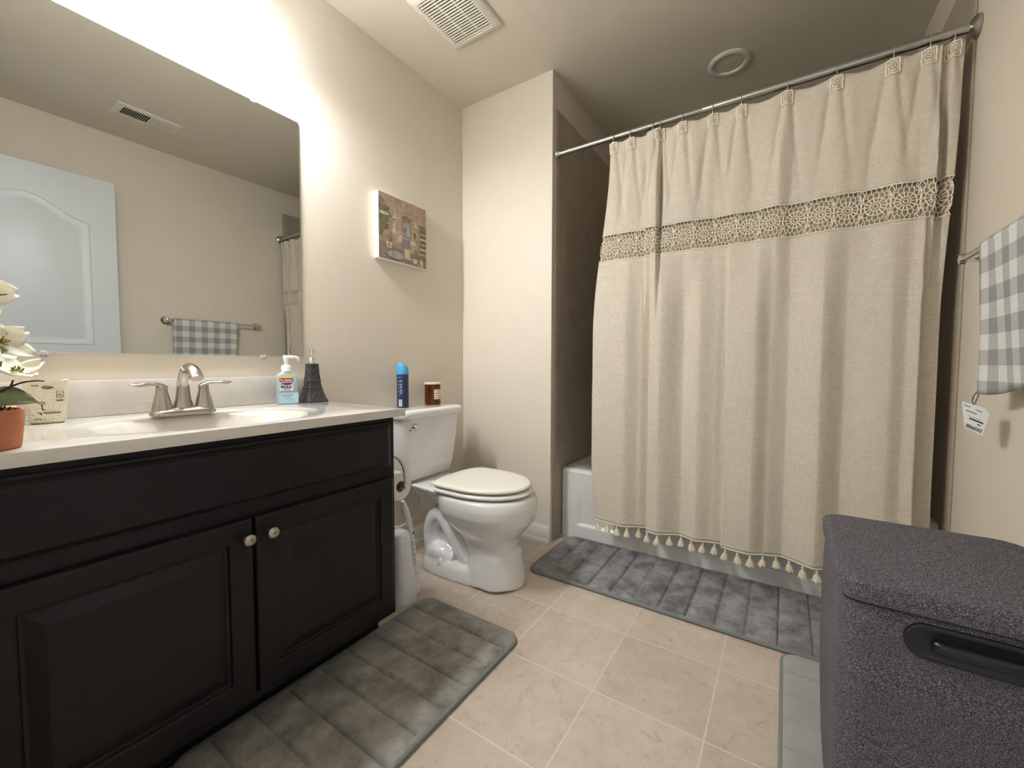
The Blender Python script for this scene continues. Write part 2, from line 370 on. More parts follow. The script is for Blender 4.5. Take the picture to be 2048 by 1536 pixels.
# tile surround around the tub
ZTT = 2.262
b = B(); box(b, (XW, 0.102, ZT - 0.01), (XW + 0.008, YB, ZTT)); box(b, (XW, 0.028, 0), (XW + 0.0085, 0.102, ZTT), 0.003, mi=1); struct('wall_tile_left', b, [M['tileY'], M['tiletrim']])
b = B(); box(b, (XR - 0.008, 0.124, ZT - 0.01), (XR, YB, ZTT)); box(b, (XR - 0.0085, 0.05, 0), (XR, 0.124, ZTT), 0.003, mi=1); struct('wall_tile_right', b, [M['tileY'], M['tiletrim']])
b = B(); box(b, (XW + 0.008, YB, ZT - 0.01), (XR - 0.008, YB + 0.01, ZTT)); struct('wall_tile_far', b, M['tileX'])
# moulded baseboards
def skirting(name, p0, p1, nrm):
    prof = [(0, 0), (0.016, 0), (0.016, 0.014), (0.0125, 0.018), (0.012, 0.06), (0.010, 0.066), (0.010, 0.074), (0.006, 0.082), (0.004, 0.087), (0, 0.087)]
    bm = B(); n = Vector(nrm); rings = []
    for p in (p0, p1): rings.append([Vector(p) + n * d + Vector((0, 0, z)) for d, z in prof])
    loft(bm, rings); struct(name, bm, M['trimwhite'], angle=25)
skirting('baseboard_wing', (0.0, 0, 0), (XW, 0, 0), (0, -1, 0))
skirting('baseboard_left', (0, -0.975, 0), (0, -0.017, 0), (1, 0, 0))
skirting('baseboard_right', (XR, Y0, 0), (XR, 0.049, 0), (-1, 0, 0))

# open white door, parallel to the right wall (seen in the mirror)
def nest(bm, fn, rects):
    """nested rounded outlines: list of (poly, depth)"""
    loft(bm, [[fn(u, v, d) for u, v in poly] for poly, d in rects], (False, True))
def arch(w, z0, z1, rise, n=14):
    P = [(-w / 2, z0), (w / 2, z0)]
    for i in range(n + 1):
        t = i / n; P.append((w / 2 - w * t, z1 + rise * (0.5 - 0.5 * math.cos(2 * PI * t))))
    return P
b = B(); DX, DY0, DY1, DT = 1.952, -1.075, -1.835, 2.078
box(b, (DX, DY1, 0.01), (DX + 0.035, DY0, DT), 0.001, 1)
dw = 0.52; yc = (DY0 + DY1) / 2
def dfn(u, v, d): return (DX - d, yc + u, v)
for z0, z1, rise in ((1.06, 1.80, 0.11), (0.24, 0.92, 0.0)):
    def pl(g): return arch(dw - 2 * g, z0 + g, z1 - g, rise)
    nest(b, dfn, [(pl(0), 0.0002), (pl(0.006), 0.004), (pl(0.014), 0.004), (pl(0.024), 0.0008), (pl(0.042), 0.0008), (pl(0.054), 0.005)])
door = struct('door_1', b, M['doorwhite'], angle=20)
b = B(); 
for sgn in (-1, 1):
    x = DX + 0.0175 + sgn * 0.0175
    lathe(b, [(0.028, 0.0), (0.028, 0.004), (0.012, 0.008), (0.011, 0.03), (0.022, 0.04), (0.027, 0.052), (0.022, 0.064), (0.0, 0.066)], (0, 0, 0), 20) if False else None
    prof = [(0.03, 0.0), (0.03, 0.005), (0.011, 0.009), (0.011, 0.03), (0.02, 0.037), (0.027, 0.05), (0.02, 0.062), (0.002, 0.065)]
    lathe(b, [(r, sgn * z) for r, z in prof], (x, DY0 - 0.07, 0.92), 20, axis='X')
build('door_knob', b, M['nickel'], door)
b = B(); box(b, (1.06, Y0, 0), (1.16, Y0 + 0.014, 2.1)); box(b, (1.06, Y0, 2.1), (2.07, Y0 + 0.014, 2.19)); box(b, (1.98, Y0, 0), (2.07, Y0 + 0.014, 2.1)); struct('trim_1', b, M['trimwhite'])

# ------------------------------------------------------------------ vanity cabinet
VY0, VY1 = -1.889, -0.985; VM = (VY0 + VY1) / 2; FX = 0.521
van = thing('vanity_cabinet', 'near-black vanity cabinet with two raised-panel doors under the white counter', 'cabinet', (0.26, VM, 0))
b = B()
box(b, (0.002, VY1 - 0.018, 0.0), (0.43, VY1, CT - 0.027)); box(b, (0.43, VY1 - 0.018, 0.098), (FX, VY1, CT - 0.027))
box(b, (0.002, VY0, 0.0), (0.43, VY0 + 0.018, CT - 0.027)); box(b, (0.43, VY0, 0.098), (FX, VY0 + 0.018, CT - 0.027))
box(b, (0.002, VY0 + 0.018, 0.098), (FX - 0.02, VY1 - 0.018, 0.116)); box(b, (0.002, VY0 + 0.018, 0.116), (0.014, VY1 - 0.018, CT - 0.027))
build('cabinet_body', b, M['black'], van)
b = B()
for y0, y1, z0, z1 in ((VY0 + 0.018, VY0 + 0.05, 0.098, CT - 0.027), (VY1 - 0.05, VY1 - 0.018, 0.098, CT - 0.027), (VM - 0.02, VM + 0.02, 0.14, 0.56),
                       (VY0 + 0.05, VY1 - 0.05, 0.098, 0.14), (VY0 + 0.05, VY1 - 0.05, 0.56, 0.62), (VY0 + 0.05, VY1 - 0.05, 0.735, CT - 0.027)):
    box(b, (FX - 0.02, y0, z0), (FX, y1, z1))
build('face_frame', b, M['black'], van)
b = B(); box(b, (0.415, VY0 + 0.018, 0.0), (0.43, VY1 - 0.018, 0.098)); box(b, (0.43, VY0, 0), (0.436, VY1, 0.016), 0.003); build('toe_kick', b, M['black'], van)
def rect(y0, y1, z0, z1, g): return [(y0 + g, z0 + g), (y1 - g, z0 + g), (y1 - g, z1 - g), (y0 + g, z1 - g)]
def panel(y0, y1, z0, z1, fw, raised=True):
    bm = B(); fn = lambda u, v, d: (FX + 0.001 + d, u, v); T = 0.019
    R = [(0, 0), (0, T - 0.007), (0.002, T - 0.003), (0.007, T), (0.012, T)]
    if raised: R += [(fw, T), (fw + 0.003, T - 0.0015), (fw + 0.006, T - 0.008), (fw + 0.012, T - 0.009), (fw + 0.034, T - 0.0015), (fw + 0.037, T - 0.0005)]
    else: R = [(0, 0), (0, T - 0.010), (0.006, T - 0.008), (0.014, T - 0.002), (0.017, T)]
    loft(bm, [[fn(u, v, d) for u, v in rect(y0, y1, z0, z1, g)] for g, d in R]); return bm
build('drawer_front', panel(VY0 + 0.02, VY1 - 0.021, 0.607, 0.757, 0.02, False), M['black'], van, angle=12)
ML = 'brushed nickel knob'
for y0, y1, ky in ((VY0 + 0.018, VM - 0.0025, VM - 0.021), (VM + 0.0025, VY1 - 0.018, VM + 0.034)):
    d = build('door', panel(y0, y1, 0.125, 0.573, 0.05), M['black'], van, angle=12)
    b = B(); lathe(b, [(0.009, 0.0), (0.008, 0.006), (0.0055, 0.010), (0.006, 0.015), (0.0135, 0.018), (0.0155, 0.021), (0.0145, 0.025), (0.009, 0.0285), (0.002, 0.0295)], (FX + 0.02, ky, 0.527), 24, axis='X')
    k = build('knob', b, M['nickel'], d, angle=50); k['label'] = ML

# countertop with integral oval basin and backsplash
CX1, CY0, CY1 = 0.5536, -1.912, -0.961
top = thing('vanity_countertop', 'glossy white cultured-marble vanity top with an integral oval basin', 'countertop', (0.28, (CY0 + CY1) / 2, CT - 0.026))
SX, SY = 0.318, -1.432
b = B()
n = 64
def orect(x0, x1, y0, y1):
    """points on rectangle along the same angles as the ellipse"""
    out = []
    for i in range(n):
        a = 2 * PI * i / n; c, s = math.cos(a), math.sin(a); t = 1e9
        if c > 1e-6: t = min(t, (x1 - SX) / c)
        if c < -1e-6: t = min(t, (x0 - SX) / c)
        if s > 1e-6: t = min(t, (y1 - SY) / s)
        if s < -1e-6: t = min(t, (y0 - SY) / s)
        out.append((SX + t * c, SY + t * s))
    for cx, cy in ((x0, y0), (x0, y1), (x1, y0), (x1, y1)):       # snap nearest points to the corners
        k = min(range(n), key=lambda q: (out[q][0] - cx) ** 2 + (out[q][1] - cy) ** 2); out[k] = (cx, cy)
    return out
def el(a, bb, z, dx=0.0): return [(SX + dx + a * math.cos(2 * PI * i / n), SY + bb * math.sin(2 * PI * i / n), z) for i in range(n)]
TH = 0.026
rings = [[(x, y, CT - TH) for x, y in orect(0.002, CX1, CY0, CY1)], [(x, y, CT - 0.004) for x, y in orect(0.002, CX1, CY0, CY1)],
         [(x, y, CT - 0.001) for x, y in orect(0.002, CX1 - 0.0012, CY0 + 0.0012, CY1 - 0.0012)], [(x, y, CT) for x, y in orect(0.002, CX1 - 0.004, CY0 + 0.004, CY1 - 0.004)],
         el(0.222, 0.29, CT, -0.012), el(0.216, 0.284, CT - 0.0008, -0.012), el(0.206, 0.274, CT - 0.004, -0.010), el(0.185, 0.253, CT - 0.0045, 0.0), el(0.178, 0.246, CT - 0.006), el(0.170, 0.238, CT - 0.011), el(0.160, 0.226, CT - 0.024),
         el(0.145, 0.205, CT - 0.055), el(0.12, 0.17, CT - 0.092), el(0.085, 0.12, CT - 0.118), el(0.045, 0.06, CT - 0.128), el(0.022, 0.022, CT - 0.131)]
loft(b, rings, (False, True)); build('basin_top', b, M['marble'], top, angle=40)
b = B(); box(b, (0.002, CY0, CT), (0.019, CY1 - 0.002, 0.902), 0.003); build('backsplash', b, M['marble'], top)
b = B(); lathe(b, [(0.0215, 0), (0.0215, 0.003), (0.018, 0.004), (0.015, 0.002), (0.0, 0.002)], (SX, SY, CT - 0.131), 24); dr = build('drain', b, M['nickel'], top)

# faucet
FY = -1.443
fa = thing('faucet', 'brushed nickel two-handle faucet on the counter behind the basin', 'faucet', (0.150, FY, CT))
b = B(); rg = []
for g, z in ((0.003, 0), (0, 0.002), (0, 0.008), (0.004, 0.014), (0.012, 0.019), (0.02, 0.0215)):
    rg.append([(0.150 + u, FY + v, CT + z) for u, v in rrect(0.060 - 2 * g, 0.158 - 2 * g, 0.028 - g * 0.8, 8)])
loft(b, rg); build('base_plate', b, M['nickel'], fa, angle=50)
b = B(); tube(b, [(0.146, FY, CT + 0.014), (0.147, FY, CT + 0.05), (0.152, FY, CT + 0.095), (0.170, FY, CT + 0.128), (0.200, FY, CT + 0.139), (0.230, FY, CT + 0.128), (0.250, FY, CT + 0.106)],
              [0.028, 0.0195, 0.0155, 0.014, 0.0138, 0.0145, 0.0155, 0.0165], 18, 8, flat=0.72, up=(1, 0, 0.3)); sp = build('spout', b, M['nickel'], fa, angle=50)
b = B(); lathe(b, [(0.0035, CT + 0.02), (0.0035, CT + 0.048), (0.006, CT + 0.050), (0.006, CT + 0.058), (0.002, CT + 0.06)], (0.118, FY, 0), 12); build('drain_lift', b, M['nickel'], fa)
for s in (-1, 1):
    hy = FY + s * 0.0505
    b = B(); lathe(b, [(0.025, 0.012), (0.024, 0.02), (0.021, 0.035), (0.0165, 0.055), (0.0135, 0.070), (0.0135, 0.073)], (0.150, hy, CT), 24)
    hb = build('handle_post', b, M['nickel'], fa, angle=50)
    b = B(); tube(b, [(0.150, hy - s * 0.010, CT + 0.078), (0.150, hy, CT + 0.085), (0.152, hy + s * 0.018, CT + 0.0905), (0.156, hy + s * 0.04, CT + 0.0905), (0.160, hy + s * 0.058, CT + 0.0885), (0.163, hy + s * 0.072, CT + 0.090)],
                  [0.012, 0.0135, 0.0115, 0.0105, 0.0125, 0.0115, 0.004], 14, 6, flat=0.5); lathe(b, [(0.0135, 0.0735), (0.0138, 0.080), (0.011, 0.086), (0.004, 0.089)], (0.150, hy, CT), 20)
    build('lever', b, M['nickel'], hb, angle=50)

# mirror and its clips
MY1 = -0.995; MZ0, MZ1 = 0.977, 1.889
b = B(); box(b, (0.001, -1.882, MZ0), (0.0055, MY1, MZ1), 0.0006, 1); tag(build('wall_mirror', b, M['mirror'], loc=(0.003, -1.43, MZ0)), 'large frameless rectangular mirror on the wall above the vanity counter', 'mirror')
def clip(y, z, dirz, label):
    bm = B(); rings = []
    for r, x in ((0.0095, 0.0058), (0.0105, 0.0075), (0.0095, 0.0095), (0.006, 0.011), (0.002, 0.0115)):
        rings.append([(x, y + r * (1 + 0.10 * math.cos(6 * a)) * math.cos(a), z + r * (1 + 0.10 * math.cos(6 * a)) * math.sin(a)) for a in [2 * PI * i / 36 for i in range(36)]])
    loft(bm, rings); box(bm, (0.0005, y - 0.006, z + (0.002 if dirz > 0 else -0.006)), (0.0058, y + 0.006, z + (0.006 if dirz > 0 else -0.002)))
    o = tag(build('mirror_clip', bm, M['clear'], loc=(0.003, y, z)), label, 'mirror clip', 'clear mirror clips')
    bs = B(); lathe(bs, [(0.003, 0.0115), (0.0028, 0.0128), (0.001, 0.0132)], (0, y, z), 10, axis='X'); build('screw', bs, M['chrome'], o)
clip(-1.160, MZ1 + 0.0045, 1, 'clear rosette clip on the top edge of the mirror')
clip(-1.693, MZ0 - 0.0045, -1, 'clear rosette clip under the mirror above the script-covered vase by the flowers')
clip(-1.148, MZ0 - 0.0045, -1, 'clear rosette clip under the mirror left of the hand sanitizer pump')

# vanity light: bar, three alabaster shades
LX = 0.125; LZ = 2.026
lamp = thing('vanity_light', 'wall light with three glowing alabaster glass shades above the mirror', 'light fixture', (0.0, -1.435, 2.13))
b = B(); box(b, (0.0, -1.53, 2.15), (0.022, -1.34, 2.27), 0.006); tube(b, [(0.045, -1.67, 2.21), (0.045, -1.20, 2.21)], 0.009, 10); box(b, (0.02, -1.45, 2.195), (0.05, -1.42, 2.225), 0.003); build('mounting_bar', b, M['nickel'], lamp)
for y in (-1.222, -1.425, -1.628):
    b = B(); tube(b, [(0.045, y, 2.21), (0.075, y, 2.235), (0.105, y, 2.232), (LX, y, 2.205), (LX, y, 2.18)], 0.007, 10); lathe(b, [(0.012, 2.195), (0.026, 2.19), (0.028, 2.155), (0.02, 2.15)], (LX, y, 0), 20); build('arm', b, M['nickel'], lamp)
    b = B(); prof = [(0.027, 2.165), (0.034, 2.150), (0.046, 2.125), (0.056, 2.09), (0.063, 2.05), (0.0675, LZ + 0.014), (0.067, LZ)]
    inner = [(r - 0.004, z) for r, z in reversed(prof)]
    lathe(b, prof + inner, (LX, y, 0), 36, caps=(False, False)); build('glass_shade', b, M['shade'], lamp, angle=60)
    b = B(); bmesh.ops.create_uvsphere(b, u_segments=20, v_segments=12, radius=0.027)
    bmesh.ops.translate(b, verts=b.verts, vec=(LX, y, 2.085)); lathe(b, [(0.014, 2.105), (0.013, 2.15)], (LX, y, 0), 16); build('bulb', b, M['bulb'], lamp)
    li = bpy.data.lights.new('vanity_bulb_light', 'POINT'); li.energy = LAMP_W; li.shadow_soft_size = 0.03; li.color = (0.97, 0.98, 1.0)
    lo = bpy.data.objects.new('vanity_bulb_light', li); lo.location = (LX, y, 2.035); COL.objects.link(lo)

# ------------------------------------------------------------------ toilet
TY = -0.465
toi = thing('toilet', 'white two-piece toilet with closed lid between vanity and wing wall', 'toilet', (0.36, TY, 0))
def egg(x0, x1, hw, n=48, back=0.55, p=2.2):
    """outline with flat-ish back at x0 and round tip at x1"""
    cx = x0 + (x1 - x0) * back; out = []
    for i in range(n):
        t = 2 * PI * i / n; c, s = math.cos(t), math.sin(t)
        if c >= 0: x = cx + (x1 - cx) * abs(c) ** (2 / 2.05)
        else: x = cx - (cx - x0) * abs(c) ** (2 / (p + 2.2))
        out.append((x, hw * math.copysign(abs(s) ** (2 / 2.1), s)))
    return out
def ringz(poly, z): return [(x, TY + y, z) for x, y in poly]
b = B()
loft(b, [ringz(egg(0.50, 0.685, 0.105), 0.04), ringz(egg(0.47, 0.68, 0.100), 0.10), ringz(egg(0.44, 0.675, 0.100), 0.17), ringz(egg(0.42, 0.685, 0.112), 0.205), ringz(egg(0.38, 0.715, 0.138), 0.24),
         ringz(egg(0.34, 0.745, 0.166), 0.28), ringz(egg(0.325, 0.757, 0.182), 0.32), ringz(egg(0.32, 0.757, 0.186), 0.355), ringz(egg(0.315, 0.748, 0.182), 0.385), ringz(egg(0.32, 0.735, 0.172), 0.392)])
def slab(pts2, z0, z1, bm=b): loft(bm, [ringz(pts2, z0), ringz(pts2, z1)])
# foot
foot = egg(0.178, 0.712, 0.128, back=0.4)
def sc(poly, k, d=0.0):
    cx = 0.44; return [(cx + (x - cx) * k, y * (k - d)) for x, y in poly]
loft(b, [ringz(foot, 0.0), ringz(foot, 0.012), ringz(sc(foot, 0.985), 0.03), ringz(sc(foot, 0.95, 0.02), 0.05), ringz(sc(foot, 0.90, 0.05), 0.062)])
loft(b, [ringz(egg(0.47, 0.708, 0.125), 0.01), ringz(egg(0.47, 0.70, 0.118), 0.06), ringz(egg(0.48, 0.685, 0.106), 0.14)])
# rear deck under the tank
dk = lambda w0, w1, x0, x1: [(x0, -w0), (x1, -w1), (x1, w1), (x0, w0)]
loft(b, [ringz(dk(0.06, 0.09, 0.26, 0.42), 0.30), ringz(dk(0.085, 0.13, 0.215, 0.42), 0.345), ringz(dk(0.125, 0.15, 0.175, 0.42), 0.378), ringz(dk(0.13, 0.15, 0.170, 0.42), 0.393)])
# core and trapway loop standing out on both sides
loft(b, [ringz(dk(0.055, 0.06, 0.215, 0.52), 0.03), ringz(dk(0.05, 0.06, 0.235, 0.52), 0.20), ringz(dk(0.05, 0.07, 0.27, 0.52), 0.33)])
for s in (-1, 1):
    tube(b, [(0.47, TY + s * 0.055, 0.06), (0.42, TY + s * 0.062, 0.12), (0.36, TY + s * 0.062, 0.205), (0.315, TY + s * 0.058, 0.25), (0.265, TY + s * 0.052, 0.235), (0.238, TY + s * 0.048, 0.17), (0.243, TY + s * 0.05, 0.10), (0.262, TY + s * 0.05, 0.05)], [0.026, 0.032, 0.036, 0.038, 0.042, 0.044, 0.042, 0.046], 12)
    tube(b, [(0.235, TY + s * 0.05, 0.062), (0.31, TY + s * 0.068, 0.082), (0.385, TY + s * 0.058, 0.06)], [0.04, 0.045, 0.04], 12)
body = build('bowl', b, M['porcelain'], toi)
rm = body.modifiers.new('fuse', 'REMESH'); rm.mode = 'VOXEL'; rm.voxel_size = 0.006; rm.use_smooth_shade = True
sm = body.modifiers.new('relax', 'SMOOTH'); sm.factor = 0.5; sm.iterations = 9
seat_o = egg(0.315, 0.740, 0.181, back=0.42, p=5.0); lid_o = egg(0.318, 0.731, 0.178, back=0.42, p=5.0)
def plate(out, z0, z1, r, dome=0.0):
    bm = B(); cx = 0.52
    def k(f): return [(cx + (x - cx) * f, y * f) for x, y in out]
    L = [(1 - r * 2.2, z0), (1 - r * 0.6, z0 + 0.001), (1, z0 + (z1 - z0) * 0.45), (1 - r * 0.5, z1 - (z1 - z0) * 0.2), (1 - r * 1.8, z1), (0.8, z1 + dome * 0.4), (0.5, z1 + dome * 0.85), (0.15, z1 + dome)]
    loft(bm, [ringz(k(f), z) for f, z in L]); return bm
build('seat', plate(seat_o, 0.400, 0.416, 0.03), M['seatplastic'], toi, angle=60)
build('lid', plate(lid_o, 0.4235, 0.439, 0.03, 0.003), M['seatplastic'], toi, angle=60)
for s in (-1, 1):
    b = B(); box(b, (0.272, TY + s * 0.075 - 0.025, 0.392), (0.325, TY + s * 0.075 + 0.025, 0.412), 0.006, 3); build('hinge', b, M['seatplastic'], toi)
    b = B(); lathe(b, [(0.0155, 0.05), (0.0155, 0.06), (0.012, 0.070), (0.006, 0.076), (0.001, 0.077)], (0.345, TY + s * 0.108, 0), 18); build('bolt_cap', b, M['porcelain'], toi, angle=60)
# tank
def tankring(x0, x1, y0, y1, r, z):
    w_, h_ = x1 - x0, y1 - y0; return [((x0 + x1) / 2 + u, (y0 + y1) / 2 + v, z) for u, v in rrect(w_, h_, r, 8)]
b = B(); TX0 = 0.012
loft(b, [tankring(TX0 + 0.02, 0.165, TY - 0.150, TY + 0.150, 0.03, 0.397), tankring(TX0 + 0.01, 0.182, TY - 0.165, TY + 0.165, 0.035, 0.408), tankring(TX0, 0.192, TY - 0.175, TY + 0.175, 0.038, 0.46), tankring(TX0, 0.202, TY - 0.19, TY + 0.19, 0.04, 0.60), tankring(TX0, 0.206, TY - 0.197, TY + 0.197, 0.04, 0.70)])
build('tank', b, M['porcelain'], toi, angle=60)
def lidring(g, z):
    out = []
    x0, x1, y0, y1 = TX0 - 0.004 + g, 0.222 - g, TY - 0.21 + g, TY + 0.21 - g
    for u, v in rrect(x1 - x0, y1 - y0, 0.035, 8):
        x = (x0 + x1) / 2 + u; y = (y0 + y1) / 2 + v
        if u > 0: x += 0.010 * (1 - ((y - TY) / 0.21) ** 2)      # bowed front edge
        out.append((x, y, z))
    return out
b = B(); loft(b, [lidring(0.006, 0.698), lidring(0, 0.703), lidring(0, 0.724), lidring(0.004, 0.734), lidring(0.014, 0.739), lidring(0.03, 0.740)]); build('tank_lid', b, M['porcelain'], toi, angle=60)
b = B(); lathe(b, [(0.017, 0.2), (0.017, 0.208), (0.012, 0.214), (0.010, 0.222), (0.004, 0.226)], (0.002, TY - 0.125, 0.660), 20, axis='X')
tube(b, [(0.222, TY - 0.122, 0.661), (0.227, TY - 0.145, 0.657), (0.226, TY - 0.172, 0.651)], [0.006, 0.0055, 0.0075], 10, flat=0.7); build('flush_lever', b, M['chrome'], toi, angle=60)
b = B(); tube(b, [(0.022, TY - 0.11, 0.15), (0.06, TY - 0.08, 0.15), (0.075, TY + 0.01, 0.19), (0.06, TY + 0.045, 0.26), (0.055, TY - 0.01, 0.33), (0.07, TY - 0.10, 0.40)], 0.006, 8); lathe(b, [(0.03, 0.001), (0.028, 0.006), (0.012, 0.01), (0.012, 0.035)], (0.0, TY - 0.11, 0.15), 18, axis='X'); build('supply_hose', b, M['whiteplastic'], toi)

# spray can and candle on the tank lid
TZ = 0.7402
cx, cy = 0.082, -0.548
can = thing('air_freshener_can', 'navy spray can with a light blue slanted cap on the toilet tank', 'spray can', (cx, cy, TZ))
b = B(); lathe(b, [(0.026, 0), (0.028, 0.002), (0.028, 0.158), (0.0265, 0.163)], (cx, cy, TZ), 32); build('can_body', b, M['navy'], can)
b = B(); rings = []
for k, (r, z, sl) in enumerate(((0.0282, 0.160, 0), (0.0282, 0.178, 0), (0.0275, 0.196, 0.45), (0.022, 0.206, 0.5), (0.012, 0.211, 0.5), (0.004, 0.213, 0.5))):
    rings.append([(cx + r * math.cos(2 * PI * i / 32), cy + r * math.sin(2 * PI * i / 32), TZ + z - sl * (r * math.sin(2 * PI * i / 32) * 0.9 + 0.004)) for i in range(32)])
loft(b, rings); build('cap', b, M['sky'], can, angle=60)
def cyl(c, r, face):                     # maps (u along surface, v up, d out) onto a cylinder facing angle `face`
    return lambda u, v, d: (c[0] + (r + d) * math.cos(face + u / r), c[1] + (r + d) * math.sin(face + u / r), c[2] + v)
def patch(bm, fn, u0, u1, v0, v1, d, mi=0, n=8, th=0.0003):
    loft(bm, [[fn(u0 + (u1 - u0) * i / n, v, dd) for i in range(n + 1)] for v, dd in ((v0, d - th), (v0, d), (v1, d), (v1, d - th))], (False, False), mi, closed=False)
fc = cyl((cx, cy, TZ), 0.028, math.radians(-62)); b = B()
random.seed(3)
for i in range(19):
    v = 0.131 - i * 0.0036
    if i in (3, 4, 11): continue
    patch(b, fc, -0.006, -0.006 + random.uniform(0.011, 0.016), v, v + 0.0018, 0.0004)
for u, v, s_ in ((-0.013, 0.060, 0.004), (-0.006, 0.056, 0.004), (-0.013, 0.044, 0.003)): patch(b, fc, u, u + s_, v, v + s_, 0.0004)
for i in range(4): patch(b, fc, -0.014, -0.010, 0.075 + 0.016 * i, 0.082 + 0.016 * i, 0.0004)
for a0 in range(5):                         # leaf-like mark near the top of the can
    a = -0.9 + a0 * 0.45; loft(b, [[fc(-0.006 + q * math.sin(a) * 0.009, 0.143 + q * math.cos(a) * 0.007 + e, 0.0004) for e in (-0.0008, 0.0008)] for q in (0, 0.5, 1)], (False, False), 0, closed=False)
build('printed_text', b, M['lilac'], can)
b = B(); patch(b, fc, -0.010, 0.006, 0.008, 0.040, 0.0006); bl = build('barcode_label', b, M['white'], can)
b = B()
for i in range(9): patch(b, fc, -0.008, 0.004, 0.012 + i * 0.0028, 0.012 + i * 0.0028 + random.choice((0.0008, 0.0016)), 0.0010)
build('barcode', b, M['ink'], bl)
cx, cy = 0.082, -0.345
cn = thing('jar_candle', 'amber glass jar candle with a pale lid and cream label on the toilet tank', 'candle', (cx, cy, TZ))
b = B(); lathe(b, [(0.036, 0), (0.0405, 0.003), (0.0415, 0.010), (0.0415, 0.100), (0.038, 0.104), (0.038, 0.012)], (cx, cy, TZ), 36); build('jar', b, M['amber'], cn)
b = B(); lathe(b, [(0.0435, 0.1045), (0.0435, 0.112), (0.041, 0.114), (0.01, 0.114)], (cx, cy, TZ), 36); build('lid', b, M['wax'], cn)
fc = cyl((cx, cy, TZ), 0.0417, math.radians(-22)); b = B(); patch(b, fc, -0.010, 0.042, 0.028, 0.079, 0.0005, n=16); lb = build('paper_label', b, M['label'], cn)
b = B()
for v, u0, u1 in ((0.070, -0.004, 0.034), (0.058, -0.006, 0.030), (0.046, -0.006, 0.004), (0.046, 0.014, 0.026), (0.036, -0.006, 0.034)):
    u = u0
    while u < u1:
        l_ = random.uniform(0.0015, 0.004); patch(b, fc, u, u + l_, v, v + random.uniform(0.0018, 0.0034), 0.0009, n=2); u += l_ + 0.0012
build('printed_text', b, M['ink'], lb)

# ------------------------------------------------------------------ toilet paper holder, roll, brush
ax, ay, az = 0.45, -0.893, 0.512
tp = thing('toilet_paper_holder', 'curved chrome paper holder arm on the side of the black vanity', 'paper holder', (0.45, -0.985, 0.60))
b = B(); tube(b, [(0.474, -0.985, 0.632), (0.474, -0.955, 0.630), (0.474, -0.922, 0.610), (0.474, -0.900, 0.575), (0.474, -0.893, 0.535), (0.472, -0.893, 0.505), (0.462, -0.893, 0.4975), (0.43, -0.893, 0.497), (0.345, -0.893, 0.497)], 0.0062, 12); build('arm', b, M['chrome'], tp, angle=60)
b = B(); lathe(b, [(0.024, 0.0), (0.023, 0.006), (0.009, 0.009)], (0.474, -0.9848, 0.632), 24, axis='Y'); build('wall_plate', b, M['chrome'], tp)
roll = thing('toilet_paper_roll', 'white toilet paper roll hanging on the chrome arm beside the vanity', 'toilet paper', (0.40, ay, az))
b = B(); lathe(b, [(0.021, 0.35), (0.0525, 0.35), (0.0525, 0.448), (0.051, 0.45), (0.021, 0.45)], (0, ay, az - 0.013), 40, axis='X', caps=(False, False)); build('paper', b, M['paper'], roll)
b = B(); lathe(b, [(0.0208, 0.3505), (0.0208, 0.4495), (0.0195, 0.4495), (0.0195, 0.3505), (0.0208, 0.3505)], (0, ay, az - 0.013), 32, axis='X', caps=(False, False)); build('core', b, M['card'], roll)
bx, by = 0.350, -0.812
br = thing('toilet_brush_holder', 'white plastic toilet brush caddy with a curved handle standing by the vanity', 'toilet brush', (bx, by, 0))
b = B(); rg = []
for r, z, dy in ((0.060, 0.0, 0.006), (0.062, 0.004, 0.006), (0.058, 0.06, 0.004), (0.050, 0.15, 0.0), (0.045, 0.24, -0.004), (0.043, 0.272, -0.005), (0.036, 0.282, -0.006), (0.02, 0.287, -0.006)):
    rg.append([(bx + u * 0.95, by + dy + v * 0.85, z) for u, v in ell(r, r, 32, 3)])
loft(b, rg); build('caddy_body', b, M['whiteplastic'], br, angle=50)
b = B(); lathe(b, [(0.019, 0.0), (0.024, 0.004), (0.025, 0.075), (0.021, 0.082)], (bx + 0.005, by + 0.068, 0), 24); build('handle_socket', b, M['whiteplastic'], br)
b = B(); tube(b, [(bx + 0.006, by + 0.066, 0.07), (bx + 0.008, by + 0.067, 0.15), (bx + 0.010, by + 0.058, 0.225), (bx + 0.012, by + 0.040, 0.30), (bx + 0.014, by + 0.020, 0.355), (bx + 0.015, by + 0.004, 0.405)], [0.008, 0.011, 0.010, 0.0105, 0.015, 0.017, 0.008], 14, flat=0.8); hd = build('handle', b, M['whiteplastic'], br, angle=60)
b = B(); lathe(b, [(0.0045, 0.0), (0.0045, 0.003), (0.002, 0.0035)], (bx + 0.019, by + 0.053, 0.262), 12, axis='X'); build('button', b, M['darkplastic'], hd)
b = B()
for i in range(7): box(b, (bx + 0.01, by + 0.038, 0.10 + i * 0.022), (bx + 0.035, by + 0.058 - 0.001 * i, 0.106 + i * 0.022), 0.001, 1)
build('drip_fins', b, M['whiteplastic'], br)

